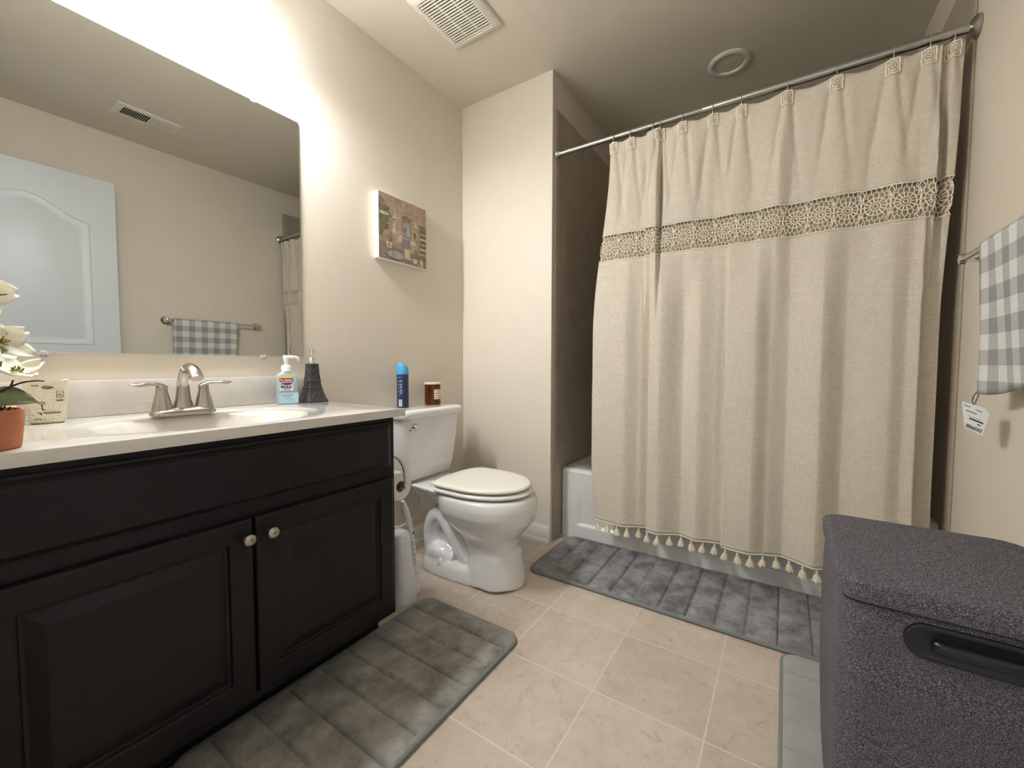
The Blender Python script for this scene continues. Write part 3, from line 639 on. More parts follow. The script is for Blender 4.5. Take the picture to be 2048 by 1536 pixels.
# ------------------------------------------------------------------ bathtub
tub = thing('bathtub', 'white alcove bathtub behind the linen curtain', 'bathtub', ((XW + XR) / 2, 0.5, 0))
X0, X1, Y1 = XW + 0.0095, XR - 0.0095, YB - 0.001
b = B()
def rr(x0, x1, y0, y1, r, z): return [((x0 + x1) / 2 + u, (y0 + y1) / 2 + v, z) for u, v in rrect(x1 - x0, y1 - y0, r, 8)]
loft(b, [rr(X0, X1, YT, Y1, 0.004, ZT - 0.016), rr(X0, X1, YT + 0.004, Y1, 0.004, ZT - 0.005), rr(X0, X1, YT + 0.014, Y1 - 0.002, 0.006, ZT), rr(X0 + 0.07, X1 - 0.09, YT + 0.085, Y1 - 0.05, 0.14, ZT), rr(X0 + 0.08, X1 - 0.10, YT + 0.097, Y1 - 0.06, 0.14, ZT - 0.012),
          rr(X0 + 0.12, X1 - 0.16, YT + 0.12, Y1 - 0.085, 0.14, 0.2), rr(X0 + 0.16, X1 - 0.25, YT + 0.15, Y1 - 0.11, 0.13, 0.08), rr(X0 + 0.25, X1 - 0.34, YT + 0.2, Y1 - 0.17, 0.1, 0.06)], (False, True)); build('basin', b, M['acrylic'], tub, angle=50)
b = B(); NX, NZ = 150, 64; g = []
for jz in range(NZ + 1):
    z = (ZT - 0.0155) * jz / NZ; row = []
    for ix in range(NX + 1):
        x = X0 + (X1 - X0) * ix / NX
        rc_ = 0.013 * sstep(0.074, 0.084, z) * sstep(0.302, 0.12, z) * sstep(0.075, 0.115, x - X0) * sstep(0.075, 0.115, X1 - x)
        row.append(b.verts.new((x, YT + rc_, z)))
    g.append(row)
for jz in range(NZ):
    for ix in range(NX): b.faces.new((g[jz][ix], g[jz][ix + 1], g[jz + 1][ix + 1], g[jz + 1][ix]))
build('apron', b, M['acrylic'], tub, angle=60)

# ------------------------------------------------------------------ curtain rod, rings, curtain
RY, RZ = ROD
rod = thing('curtain_rod', 'brushed metal tension rod across the tub opening', 'curtain rod', ((XW + XR) / 2, RY, RZ))
b = B(); lathe(b, [(0.0125, XW + 0.012), (0.0125, 1.30)], (0, RY, RZ), 24, axis='X'); lathe(b, [(0.0135, 1.30), (0.0145, 1.303), (0.0145, XR - 0.015)], (0, RY, RZ), 24, axis='X'); build('tube', b, M['steel'], rod)
for x, s in ((XW + 0.0086, 1), (XR - 0.0002, -1)):
    b = B(); k = 1.0 if s > 0 else 1.65; lathe(b, [(0.019 * k, 0), (0.0205 * k, s * 0.003), (0.020 * k, s * 0.010), (0.016 * k, s * 0.016), (0.0148, s * 0.024)], (x, RY, RZ), 28, axis='X'); build('end_flange', b, M['steel'], rod)

RX = [0.912, 0.992, 1.094, 1.126, 1.218, 1.338, 1.443, 1.597, 1.747, 1.900, 1.990, 2.047]   # ring positions
CZ1, CZ0 = 1.998, 0.172; LZ1, LZ0 = 1.572, 1.446
XA, XB = 0.893, 2.074
UP = [(0.85, 0), (0.9189, -0.006), (0.9709, -0.004), (1.0305, 0.004), (1.0618, 0.012), (1.0689, -0.022), (1.1184, -0.028), (1.1295, 0.022), (1.1439, -0.006), (1.2621, -0.014), (1.3124, 0.004), (1.3501, 0.01), (1.4158, 0.002), (1.4857, 0.012), (1.5784, -0.012), (1.6227, 0.008), (1.7133, 0.0), (1.7763, -0.008), (1.8472, 0.004), (1.9296, -0.012), (1.9786, -0.002), (2.0203, -0.02), (2.0268, 0.03), (2.0406, 0.026), (2.047, -0.004), (2.0847, 0.0)]
LO = [(0.79, 0.010), (0.88, -0.014), (0.9847, -0.022), (1.0503, 0.006), (1.0903, 0.026), (1.0975, -0.02), (1.1443, -0.026), (1.2376, 0.018), (1.3064, -0.006), (1.3685, 0.012), (1.4062, 0.022), (1.4122, -0.014), (1.5141, -0.024), (1.5688, 0.004), (1.6279, 0.022), (1.7306, -0.026), (1.8038, 0.012), (1.924, -0.018), (1.9651, -0.006), (1.9991, -0.014), (2.006, 0.028), (2.0438, 0.03), (2.085, 0.02)]
def knot(T, x):
    if x <= T[0][0]: return T[0][1]
    for (a, p), (c, q) in zip(T, T[1:]):
        if x <= c:
            f = (x - a) / (c - a); f = 0.35 * f + 0.65 * f * f * (3 - 2 * f); return p + (q - p) * f
    return T[-1][1]
def cy_of(x, z):
    """depth of the hanging cloth: pleats that widen towards the hem, a few sharp folded edges"""
    t = (CZ1 - z) / (CZ1 - CZ0)
    w_ = sstep(0.18, 0.50, t); k = 0.45 + 0.55 * sstep(0.0, 0.16, t)
    y = k * ((1 - w_) * knot(UP, x) + w_ * knot(LO, x)) * (0.95 + 0.15 * t)
    y += 0.003 * noise.noise(Vector((x * 16, z * 2.2, 0))) + 0.0012 * noise.noise(Vector((x * 40, z * 9, 4)))
    for r in RX:                                           # pulled towards each ring at the heading, creases fanning out below
        d = x - r
        y += -0.008 * gs(d, 0, 0.020) * math.exp(-t * 16)
        for sg in (-1, 1): y += 0.0065 * gs(d, sg * (0.012 + 0.20 * t), 0.010 + 0.02 * t) * sstep(0.27, 0.10, t) * sstep(0.0, 0.03, t)
    return RY - 0.002 + y
def cx_of(u, z):
    t = (CZ1 - z) / (CZ1 - CZ0)
    xl = XA - 0.080 * sstep(0.02, 0.50, t) + 0.030 * sstep(0.84, 1.0, t); xr = XB - 0.020 * sstep(0.0, 0.5, t) + 0.004 * sstep(0.8, 1, t)
    x = XA + (XB - XA) * u
    return x + (xl - XA) * (1 - u) ** 3 + (xr - XB) * u ** 3
def zsag(u, z):
    x = XA + (XB - XA) * u
    if z < CZ1 - 0.15: return z
    d = min(abs(x - r) for r in RX); k = (z - (CZ1 - 0.15)) / 0.15
    return z - k * min(0.009, d * d * 2.6)
def cpt(u, z):
    x = cx_of(u, z); return Vector((x, cy_of(x, z), zsag(u, z)))
def sheet(z1, z0, nu, nz, thick=0.0014):
    bm = B(); g = [[bm.verts.new(cpt(i / nu, z1 + (z0 - z1) * j / nz)) for i in range(nu + 1)] for j in range(nz + 1)]
    for j in range(nz):
        for i in range(nu): bm.faces.new((g[j][i], g[j][i + 1], g[j + 1][i + 1], g[j + 1][i]))
    return bm
cur = thing('shower_curtain', 'cream linen shower curtain with a lace band and tasselled hem in front of the tub', 'shower curtain', (1.48, RY, CZ0))
def cloth(name, bm, par, thick=0.0014):
    o = build(name, bm, M['linen'], par, angle=80); s = o.modifiers.new('thickness', 'SOLIDIFY'); s.thickness = thick; s.offset = 0; return o
cloth('upper_panel', sheet(CZ1, LZ1, 420, 44), cur); cloth('lower_panel', sheet(LZ0, CZ0, 420, 90), cur)
def cord(bm, P, r, n=4):
    tube(bm, P, r, n, smooth=False, caps=False, up=(0, 1, 0))
def along(z, r, bm, wob=0.0, nu=220, ph=0.0):
    P = []
    for i in range(nu + 1):
        u = i / nu; p = cpt(u, z + wob * math.sin(u * 520 + ph)); P.append(p + Vector((0, -0.001, 0)))
    cord(bm, P, r, 6)
bm = sheet(LZ1 + 0.02, LZ0 - 0.02, 200, 10)
for v in bm.verts: v.co.y += 0.014
lo_ = cloth('lining', bm, cur); lo_.data.materials[0] = M['lining']
b = B(); along(CZ0 + 0.0, 0.0024, b); along(CZ0 + 0.016, 0.0009, b); build('hem', b, M['lace'], cur, angle=80)
# crochet band: row of round medallions with petals, zigzag rows above and below
b = B(); LZM = (LZ0 + LZ1) / 2; NM = 15; rr_ = 0.040; RL = 0.0017
def lp(du, dz, um): return cpt(max(0, min(1, um + du / 1.18)), LZM + dz)
for k in range(NM):
    um = (k + 0.5) / NM
    def ringc(r, n, wob=0, m=1): cord(b, [lp(r * (1 + wob * math.cos(m * 2 * PI * i / n * 1.0)) * math.cos(2 * PI * i / n), r * (1 + wob * math.cos(m * 2 * PI * i / n)) * math.sin(2 * PI * i / n), um) for i in range(n + 1)], RL * 1.15)
    ringc(0.007, 12); ringc(0.014, 16); ringc(0.030, 32)
    cord(b, [lp((0.036 + 0.004 * (i % 4 in (1, 2, 3)) + 0.002 * (i % 4 == 2)) * math.cos(2 * PI * i / 56), (0.042 + 0.006 * (i % 4 in (1, 2, 3)) + 0.003 * (i % 4 == 2)) * math.sin(2 * PI * i / 56), um) for i in range(57)], RL * 1.15)
    for i in range(14):
        a = 2 * PI * i / 14; c, s = math.cos(a), math.sin(a)
        cord(b, [lp(0.014 * c, 0.014 * s, um), lp(0.022 * c, 0.022 * s, um), lp(0.030 * c, 0.030 * s, um)], RL * 1.3)
        cord(b, [lp(0.031 * c, 0.031 * s, um), lp(0.037 * c, 0.043 * s, um)], RL)
    for s in (-1, 1):                                        # joining bars between medallions and to the edges
        cord(b, [lp(0.0395, s * 0.024, um), lp(0.030, s * 0.044, um), lp(0.0395, s * 0.062, um)], RL); cord(b, [lp(-0.0395, s * 0.024, um), lp(-0.030, s * 0.044, um), lp(-0.0395, s * 0.062, um)], RL)
        for d in (-0.026, -0.013, 0, 0.013, 0.026): cord(b, [lp(d, s * (0.050 - abs(d) * 0.3), um), lp(d * 1.1, s * 0.063, um)], RL * 0.8)
        cord(b, [lp(0.0395, s * 0.002, um), lp(0.0395, s * 0.03, um), lp(0.035, s * 0.045, um)], RL)
along(LZ1 - 0.001, 0.0024, b, 0.0012); along(LZ0 + 0.001, 0.0026, b, 0.0012, ph=1)
build('lace_band', b, M['lace'], cur, angle=80)
# lace squares sewn under each ring
for k, x in enumerate(RX):
    u = (x - XA) / (XB - XA); b = B(); hw = 0.017
    def pp(a, c, d=0.0): p = cpt(max(0.001, min(0.999, u + a / (XB - XA))), CZ1 - 0.026 + c); return p + Vector((0, -0.0035 - d, 0))
    N = 6; g = [[[b.verts.new(pp(hw * (2 * i / N - 1), 0.022 * (2 * j / N - 1), dd)) for i in range(N + 1)] for j in range(N + 1)] for dd in (0.0, -0.002)]
    for q in range(2):
        for j in range(N):
            for i in range(N): b.faces.new((g[q][j][i], g[q][j][i + 1], g[q][j + 1][i + 1], g[q][j + 1][i]))
    for f in b.faces: f.material_index = 1
    ed = []
    for i in range(41):
        t = i / 40 * 4; s = int(min(t, 3.999)); f = t - s; w_ = 1 + 0.07 * math.sin(i * PI / 2.5)
        a, c = [(-1 + 2 * f, -1), (1, -1 + 2 * f), (1 - 2 * f, 1), (-1, 1 - 2 * f)][s]; ed.append(pp(hw * a * w_, 0.022 * c * w_))
    cord(b, ed, 0.0032, 5); cord(b, [q_ * 0.66 + pp(0, 0) * 0.34 for q_ in ed], 0.0017, 5); cord(b, [pp(0.011 * math.cos(i * PI / 10), 0.013 * math.sin(i * PI / 10), 0.001) for i in range(21)], 0.0016, 5); cord(b, [pp(0.005 * math.cos(i * PI / 6), 0.006 * math.sin(i * PI / 6), 0.0015) for i in range(13)], 0.0018, 5)
    if k == 2: b.free()                                    # that patch is hidden in the fold
    else: build('lace_patch', b, [M['lace'], M['lining']], cur, angle=80)
    nth = ['first', 'second', 'third', 'fourth', 'fifth', 'sixth', 'seventh', 'eighth', 'ninth', 'tenth', 'eleventh', 'twelfth'][k]
    b = B(); yy = RY; P = []
    ytop = cpt(u, CZ1 - 0.012).y
    for i in range(25):
        a = 2 * PI * i / 24; P.append(Vector((x, RY + 0.0165 * math.sin(a), RZ - 0.0145 + 0.033 * math.cos(a))))
    cord(b, P, 0.0015, 6); o = build('curtain_ring', b, M['chrome'], loc=(x, RY, RZ), angle=80)
    tag(o, f'thin metal curtain ring on the rod, {nth} from the left', 'curtain ring', 'curtain rings on the rod')
# tassels along the hem
random.seed(11)
for k in range(27):
    u = 0.012 + 0.0375 * k; p = cpt(u, CZ0); b = B(); tl = random.uniform(-0.12, 0.12)
    prof = [(0.0012, 0.0), (0.0015, -0.006), (0.0045, -0.009), (0.0052, -0.013), (0.0034, -0.0165), (0.0078, -0.023), (0.0118, -0.036), (0.0140, -0.048)]
    rings = []
    for r, z in prof:
        ring = []
        for i in range(16):
            a = 2 * PI * i / 16; q = r * (1 + (0.16 if z < -0.02 else 0) * math.cos(8 * a)); zz = z + (0.0035 * math.cos(5 * a) if z < -0.045 else 0)
            ring.append((p.x + q * math.cos(a) + tl * max(0, -z - 0.008), p.y + q * math.sin(a) * 0.8, p.z + zz))
        rings.append(ring)
    loft(b, rings); build('tassel', b, M['tassel'], cur, angle=70)

# ------------------------------------------------------------------ bath mats
def mat_rug(name, label, x0, x1, y0, y1, along_y, grooves, m, zb=0.0, h=0.02, rad=0.045, seed=0):
    """cushion mat: puffed segments divided by stitched grooves, bound edge"""
    c = Vector(((x0 + x1) / 2, (y0 + y1) / 2, zb)); t = thing(name, label, 'bath mat', c, 'grey cushioned bath mats')
    W_, L_ = x1 - x0, y1 - y0; step = 0.0055; nx, ny = int(W_ / step), int(L_ / step); bm = B()
    def inside(u, v, g=0.0):
        du = max(0, abs(u) - (W_ / 2 - rad)); dv = max(0, abs(v) - (L_ / 2 - rad))
        if du > 0 and dv > 0: return rad - math.hypot(du, dv)
        return min(W_ / 2 - abs(u), L_ / 2 - abs(v))
    V = {}
    for j in range(ny + 1):
        for i in range(nx + 1):
            u = -W_ / 2 + W_ * i / nx; v = -L_ / 2 + L_ * j / ny
            if abs(u) > W_ / 2 - rad and abs(v) > L_ / 2 - rad:          # pull corner vertices onto the rounded outline
                cu, cv = math.copysign(W_ / 2 - rad, u), math.copysign(L_ / 2 - rad, v); du, dv = u - cu, v - cv
                mx_ = max(abs(du), abs(dv)); hy = math.hypot(du, dv)
                if hy > 1e-9: u, v = cu + du * mx_ / hy, cv + dv * mx_ / hy
            e = inside(u, v); pos = (c.y + v) if along_y else (c.x + u)
            z = 0.010 + (h - 0.010) * min(1, max(0, e) / 0.022) ** 0.5
            d = min(abs(pos - g) for g in grooves); z -= (0.0105 * math.exp(-(d / 0.0042) ** 2) + 0.0025 * math.exp(-(d / 0.022) ** 2)) * sstep(0.004, 0.02, e)
            z += 0.0007 * noise.noise(Vector((u * 14, v * 14, seed)))
            V[i, j] = bm.verts.new((c.x + u, c.y + v, zb + max(0.004, z)))
    for j in range(ny):
        for i in range(nx): bm.faces.new((V[i, j], V[i + 1, j], V[i + 1, j + 1], V[i, j + 1]))
    # skirt to the floor
    ring = [V[i, 0] for i in range(nx)] + [V[nx, j] for j in range(ny)] + [V[i, ny] for i in range(nx, 0, -1)] + [V[0, j] for j in range(ny, 0, -1)]
    low = [bm.verts.new((v.co.x, v.co.y, zb + 0.001)) for v in ring]
    for i in range(len(ring)):
        j = (i + 1) % len(ring); bm.faces.new((ring[j], ring[i], low[i], low[j]))
    bm.faces.new(low)
    build('cushion', bm, m, t, angle=80)
    bm = B(); out = rrect(W_ - 0.006, L_ - 0.006, rad, 10); P = [(c.x + u, c.y + v) for u, v in out]
    N = len(P); rings = []
    for i in range(N):
        a, d = Vector(P[i - 1]), Vector(P[(i + 1) % N]); tg = (d - a).normalized(); nm = Vector((tg.y, -tg.x))
        rings.append([(P[i][0] + nm.x * 0.0075 * math.cos(q * PI / 5), P[i][1] + nm.y * 0.0075 * math.cos(q * PI / 5), zb + 0.0076 + 0.007 * math.sin(q * PI / 5)) for q in range(10)])
    rings.append(rings[0]); loft(bm, rings, (False, False)); bmesh.ops.remove_doubles(bm, verts=bm.verts, dist=1e-6); build('binding', bm, M['binding'], t, angle=80)
    return t
mat_rug('bath_mat', 'olive-grey cushioned mat with crosswise stitching along the black vanity', 0.437, 0.882, -1.60, -0.748, True, [-0.832 - 0.097 * k for k in range(8)], M['plush_olive'], seed=1)
mat_rug('bath_mat', 'dark grey plush mat on the floor along the front of the bathtub', 0.655, 2.02, -0.327, 0.118, False, [0.747 + 0.0975 * k for k in range(13)], M['plush_grey'], seed=2)
mat_rug('bath_mat', 'light grey cushioned mat lying under the fabric hamper', 1.635, 2.08, -1.22, -0.338, True, [-0.444 - 0.1 * k for k in range(8)], M['plush_light'], seed=3)

# ------------------------------------------------------------------ hamper
HX0, HX1, HY0, HY1, HZB, HZ = 1.702, 2.020, -1.07, -0.70, 0.021, 0.600
ham = thing('laundry_hamper', 'dark grey heathered fabric hamper with a lid at the right', 'hamper', ((HX0 + HX1) / 2, (HY0 + HY1) / 2, HZB))
def hr(g, z, r=0.035): return [((HX0 + HX1) / 2 + u, (HY0 + HY1) / 2 + v, z) for u, v in rrect(HX1 - HX0 - 2 * g, HY1 - HY0 - 2 * g, r, 8)]
b = B(); loft(b, [hr(0.022, HZB), hr(0.016, HZB + 0.006), hr(0.010, 0.10), hr(0.004, 0.25), hr(0.002, 0.40), hr(0.004, 0.52), hr(0.006, 0.560), hr(0.010, 0.5635)]); hbody = build('hamper_body', b, M['heather'], ham, angle=50)
b = B(); loft(b, [hr(0.008, 0.5645), hr(0.001, 0.567), hr(0.0, 0.590), hr(0.003, 0.598), hr(0.009, 0.6006), hr(0.013, 0.6009), hr(0.05, 0.602), hr(0.10, 0.603)]); build('lid', b, M['heather'], ham, angle=50)
b = B(); xc = (HX0 + HX1) / 2 + 0.009; fn = lambda u, v, d: (xc + u, HY0 + 0.0045 + d, 0.528 + v)
ov = lambda a, c: rrect(2 * a, 2 * c, c * 0.98, 8)
loft(b, [[fn(u, v, d) for u, v in ov(a, c)] for a, c, d in ((0.086, 0.027, 0.002), (0.086, 0.027, -0.004), (0.084, 0.025, -0.0055), (0.080, 0.021, -0.0052), (0.078, 0.019, -0.003))], (True, True)); build('grip_rim', b, M['darkplastic'], ham, angle=50)
b = B(); loft(b, [[fn(u, v - 0.004, d) for u, v in ov(a, c)] for a, c, d in ((0.055, 0.010, 0.0), (0.052, 0.009, -0.007), (0.042, 0.006, -0.011), (0.02, 0.003, -0.0125))], (True, True)); build('grip_pad', b, M['darkplastic'], ham, angle=60)

# ------------------------------------------------------------------ towel bar and towel on the right wall
BX, BZ, BY0, BY1 = XR - 0.06, 1.258, -0.795, -0.185
bar = thing('towel_bar', 'chrome towel bar on the right wall holding the checked towel', 'towel bar', (XR, (BY0 + BY1) / 2, BZ))
b = B(); tube(b, [(BX, BY0, BZ), (BX, BY1, BZ)], 0.008, 14); build('rail', b, M['chrome'], bar)
for y in (BY0, BY1):
    b = B(); lathe(b, [(0.028, 0.0), (0.027, -0.006), (0.018, -0.014), (0.011, -0.03), (0.011, -0.05), (0.015, -0.058), (0.013, -0.070), (0.004, -0.073)], (XR, y, BZ), 24, axis='X'); build('post', b, M['chrome'], bar)
tow = thing('hand_towel', 'grey and white gingham towel hung over the bar on the right wall', 'towel', (BX, -0.56, BZ))
TY0, TY1 = -0.765, -0.352
prof = []
for i in range(23): prof.append((-0.012, 0.886 + (BZ - 0.886) * i / 22, 0))
for i in range(1, 9): a = PI - PI * i / 8; prof.append((0.0125 * math.cos(a), BZ + 0.0125 * math.sin(a), 0))
for i in range(1, 16): prof.append((0.0125, BZ - 0.30 * i / 15, 1))
b = B(); NU = 44; g = []
for dx, z, s in prof:
    row = []; t = max(0, (BZ - z) / 0.38)
    for i in range(NU + 1):
        y = TY0 + (TY1 - TY0) * i / NU; f = i / NU
        bulge = 0.007 * t * math.sin(y * 26 + 0.5) + 0.010 * t * t * math.sin(y * 11 + 2) + 0.020 * t
        x = BX + dx + (bulge if not s else 0.9 * abs(bulge) + 0.006)
        yy = y - 0.022 * t * f * (0 if s else 1) + (0.006 * t * math.sin(9 * t) if i == NU else 0)
        row.append(b.verts.new((x, yy, z - (0 if s else 0.012 * t * math.sin(y * 16 + 1)))))
    g.append(row)
for r0, r1 in zip(g, g[1:]):
    for i in range(NU): b.faces.new((r0[i], r0[i + 1], r1[i + 1], r1[i]))
o = build('towel_cloth', b, M['gingham'], tow, angle=80); s = o.modifiers.new('thickness', 'SOLIDIFY'); s.thickness = 0.006; s.offset = 0
TXc = BX - 0.004
b = B(); tube(b, [(TXc, -0.365, 0.884), (TXc - 0.004, -0.350, 0.872), (TXc - 0.004, -0.338, 0.856), (TXc - 0.003, -0.345, 0.845), (TXc - 0.002, -0.356, 0.857), (TXc, -0.369, 0.880)], 0.0016, 6); lp_ = build('hanging_loop', b, M['binding'], tow)
def tfn(u, v, d):
    a = math.radians(-18); c, s = math.cos(a), math.sin(a); h_ = u * c - v * s; z = u * s + v * c; h_ = (h_ - 0.03) * 0.86; z *= 0.9
    return (TXc - 0.004 + 0.62 * h_ - 0.78 * d, -0.345 - 0.78 * h_ - 0.62 * d - 3.0 * h_ * h_ * 0.4, 0.852 + z)
b = B(); prism(b, [(0, 0), (0.062, 0.006), (0.078, -0.006), (0.084, -0.072), (0.034, -0.070)], tfn, 0, 0.0006); tg = build('price_tag', b, M['tag'], tow); tg['label'] = 'white paper price tag'
def bars(lst):
    bm = B()
    for u0, u1, v0, v1 in lst: prism(bm, [(u0, v0), (u1, v0), (u1, v1), (u0, v1)], tfn, 0.0006, 0.0010)
    return bm
L = [(0.010, 0.034, -0.008, -0.006), (0.040, 0.060, -0.010, -0.008), (0.020, 0.050, -0.021, -0.0185), (0.030, 0.068, -0.033, -0.032), (0.036, 0.074, -0.041, -0.0365), (0.054, 0.070, -0.049, -0.0455)]
x = 0.036
random.seed(5)
while x < 0.079: w_ = random.choice((0.0009, 0.0017, 0.0025)); L.append((x, x + w_, -0.067, -0.056)); x += w_ + 0.0009
build('tag_print', bars(L), M['ink'], tg)

# ------------------------------------------------------------------ things on the vanity counter
# hand sanitizer pump bottle
sx, sy = 0.088, -1.108
san = thing('hand_sanitizer_bottle', 'clear pump bottle of pale blue hand sanitizer with red and navy label', 'bottle', (sx, sy, CT))
ra = math.radians(-12); ca, sa = math.cos(ra), math.sin(ra)
def sfn(u, v, d): return (sx + ca * d - sa * u, sy + sa * d + ca * u, CT + v)     # u along the face, v up, d outwards
b = B(); rg = []
for wd, dp, z, r in ((0.064, 0.034, 0.0, 0.008), (0.068, 0.038, 0.003, 0.009), (0.068, 0.038, 0.098, 0.009), (0.066, 0.036, 0.106, 0.010), (0.052, 0.030, 0.114, 0.012), (0.032, 0.024, 0.119, 0.011), (0.026, 0.024, 0.124, 0.0115)):
    rg.append([sfn(u, z, v) for u, v in rrect(wd, dp, r, 6)])
loft(b, rg); build('bottle_body', b, M['gelblue'], san, angle=50)
b = B(); lathe(b, [(0.0165, 0.119), (0.0165, 0.139), (0.0145, 0.142), (0.0085, 0.143), (0.007, 0.155), (0.009, 0.158), (0.009, 0.170)], (sx, sy, CT), 24)
loft(b, [[sfn(u + 0.008, 0.168, v) for u, v in rrect(0.036, 0.018, 0.008, 5)], [sfn(u + 0.008, 0.175, v) for u, v in rrect(0.038, 0.018, 0.008, 5)], [sfn(u + 0.006, 0.179, v) for u, v in rrect(0.030, 0.014, 0.006, 5)]])
tube(b, [sfn(0.018, 0.172, 0), sfn(0.032, 0.172, 0), sfn(0.040, 0.168, 0), sfn(0.043, 0.160, 0)], [0.006, 0.0055, 0.0045, 0.004], 10); build('pump', b, M['whiteplastic'], san, angle=50)
FD = 0.0192
def quad(bm, u0, u1, v0, v1, d, mi=0, sk=0.0): prism(bm, [(u0, v0), (u1, v0), (u1 + sk, v1), (u0 + sk, v1)], lambda u, v, dd: sfn(u, v, dd), d, d + 0.0004, mi)
b = B()
quad(b, -0.029, 0.016, 0.050, 0.1045, FD - 0.0003, 0); quad(b, -0.032, 0.033, 0.004, 0.042, FD - 0.0003, 3)
quad(b, -0.029, 0.016, 0.096, 0.1035, FD + 0.0001, 1); quad(b, -0.029, 0.016, 0.081, 0.0955, FD + 0.0001, 2)
quad(b, -0.027, 0.010, 0.061, 0.0785, FD + 0.0001, 4, 0.004)
for v, u0, u1, mi in ((0.057, -0.022, 0.009, 5), (0.0535, -0.016, 0.006, 5), (0.047, -0.022, 0.012, 6), (0.036, -0.028, -0.02, 6), (0.036, 0.008, 0.018, 6), (0.034, -0.019, 0.007, 6), (0.029, -0.020, 0.012, 6), (0.021, -0.012, 0.004, 6), (0.015, 0.006, 0.014, 6)): quad(b, u0, u1, v, v + 0.0016, FD + 0.0002, mi)
quad(b, -0.024, 0.012, 0.0835, 0.0845, FD + 0.0005, 0)
fl = build('front_label', b, [M['white'], M['yellow'], M['red'], M['lblue'], M['logo'], M['red'], M['mblue']], san); fl['label'] = 'printed front label'
b = text_bm('Purell', 0.0150, lambda u, v, d: sfn(-0.0245 + u, 0.0645 + v, FD + 0.0006 + d), shear=0.25, bold=0.0002); build('brand_lettering', b, M['white'], fl)
b = text_bm('Rx', 0.0085, lambda u, v, d: sfn(-0.0265 + u, 0.0865 + v, FD + 0.0006 + d), bold=0.0002)
for v in (0.0895, 0.0865):
    quad(b, -0.014, 0.013, v, v + 0.0016, FD + 0.0006)
build('banner_lettering', b, M['white'], fl)

# tower-shaped soap dispenser
dx, dy = 0.0838, -1.006
soap = thing('soap_dispenser', 'charcoal lattice-tower soap dispenser with chrome pump at the right counter end', 'soap dispenser', (dx, dy, CT))
b = B()
prof = [(0.0435, 0.0), (0.0435, 0.004), (0.036, 0.020), (0.0305, 0.038), (0.0275, 0.050), (0.0285, 0.052), (0.0285, 0.056), (0.0265, 0.058), (0.0235, 0.078), (0.0255, 0.080), (0.0255, 0.084), (0.0225, 0.086), (0.0200, 0.11), (0.0185, 0.14), (0.0190, 0.143), (0.0190, 0.148), (0.012, 0.149)]
prof = [(h_ * 0.93, z) for h_, z in prof]
loft(b, [[(dx + u, dy + v, CT + z) for u, v in rrect(2 * h_, 2 * h_, 0.0015, 1)] for h_, z in prof]); db = build('tower_body', b, M['charcoal'], soap, angle=20)
b = B()
def hw_at(z):
    for (a, z0), (c, z1) in zip(prof, prof[1:]):
        if z0 <= z <= z1 and z1 > z0: return a + (c - a) * (z - z0) / (z1 - z0)
    return prof[-1][0]
for nx, ny in ((1, 0), (0, -1), (-1, 0), (0, 1)):
    def q(u, z): h_ = hw_at(z) + 0.0003; return (dx + nx * h_ + (-ny) * u, dy + ny * h_ + nx * u, CT + z)
    cord(b, [Vector(q(0.026 * math.cos(a), 0.004 + 0.030 * math.sin(a))) for a in [PI * i / 12 for i in range(13)]], 0.0012, 5)
    for z0, z1 in ((0.059, 0.078), (0.087, 0.113), (0.113, 0.139)):
        for s in (-1, 1): cord(b, [Vector(q(s * (hw_at(z0) - 0.003), z0)), Vector(q(-s * (hw_at(z1) - 0.003), z1))], 0.0007, 4)
    for s in (-1, 1): cord(b, [Vector(q(s * (hw_at(z) - 0.0012), z)) for z in (0.004, 0.02, 0.038, 0.05)], 0.001, 4); cord(b, [Vector(q(s * (hw_at(z) - 0.0012), z)) for z in (0.087, 0.11, 0.139)], 0.0008, 4)
build('lattice_ribs', b, M['charcoal_edge'], db)
b = B(); lathe(b, [(0.0125, 0.149), (0.0125, 0.168), (0.010, 0.171), (0.0045, 0.172), (0.004, 0.185), (0.006, 0.188), (0.0075, 0.198), (0.007, 0.206), (0.003, 0.208)], (dx, dy, CT), 24)
tube(b, [(dx, dy, CT + 0.2), (dx + 0.006, dy + 0.014, CT + 0.203), (dx + 0.01, dy + 0.024, CT + 0.199)], [0.004, 0.0035, 0.0025], 10); build('pump', b, M['chrome'], soap, angle=50)

# script-covered vases
def vase(name, label, c, wt, wb, dt, db_, h, rot=0.0):
    t = thing(name, label, 'vase', (c[0], c[1], CT), 'script-covered vases'); bm = B(); rg = []
    cr, sr = math.cos(rot), math.sin(rot)
    def ring(f, z, g=0.0, wav=0.0):
        w_, d_ = wb + (wt - wb) * f - 2 * g, db_ + (dt - db_) * f - 2 * g; out = []
        for u, v in rrect(d_, w_, 0.016, 6): out.append((c[0] + u * cr - v * sr, c[1] + u * sr + v * cr, CT + z + wav * math.cos(v / w_ * 4 * PI)))
        return out
    loft(bm, [ring(0, 0.0005, 0.003), ring(0.02, 0.003), ring(0.25, h * 0.25), ring(0.55, h * 0.55), ring(0.85, h * 0.85), ring(1, h, 0, 0.002), ring(1, h, 0.004, 0.002), ring(0.2, h * 0.2, 0.004), ring(0.0, 0.006, 0.006)]); build('vase_body', bm, M['script'], t, angle=50)
    return t, ring
v1, _ = vase('decorated_vase', 'cream tapered vase covered in handwriting, behind the basin\'s left end', (0.090, -1.7035), 0.074, 0.060, 0.056, 0.046, 0.106)
b = B()                                              # darker pen marks on its front: stamp, key, flourishes
def vf(y, z): f = z / 0.106; return Vector((0.090 + (0.046 + 0.010 * f) / 2 + 0.0009, -1.7035 + y * 0.72, CT + z))
def pen(P, r=0.0006): cord(b, [vf(*p) for p in P], r, 4)
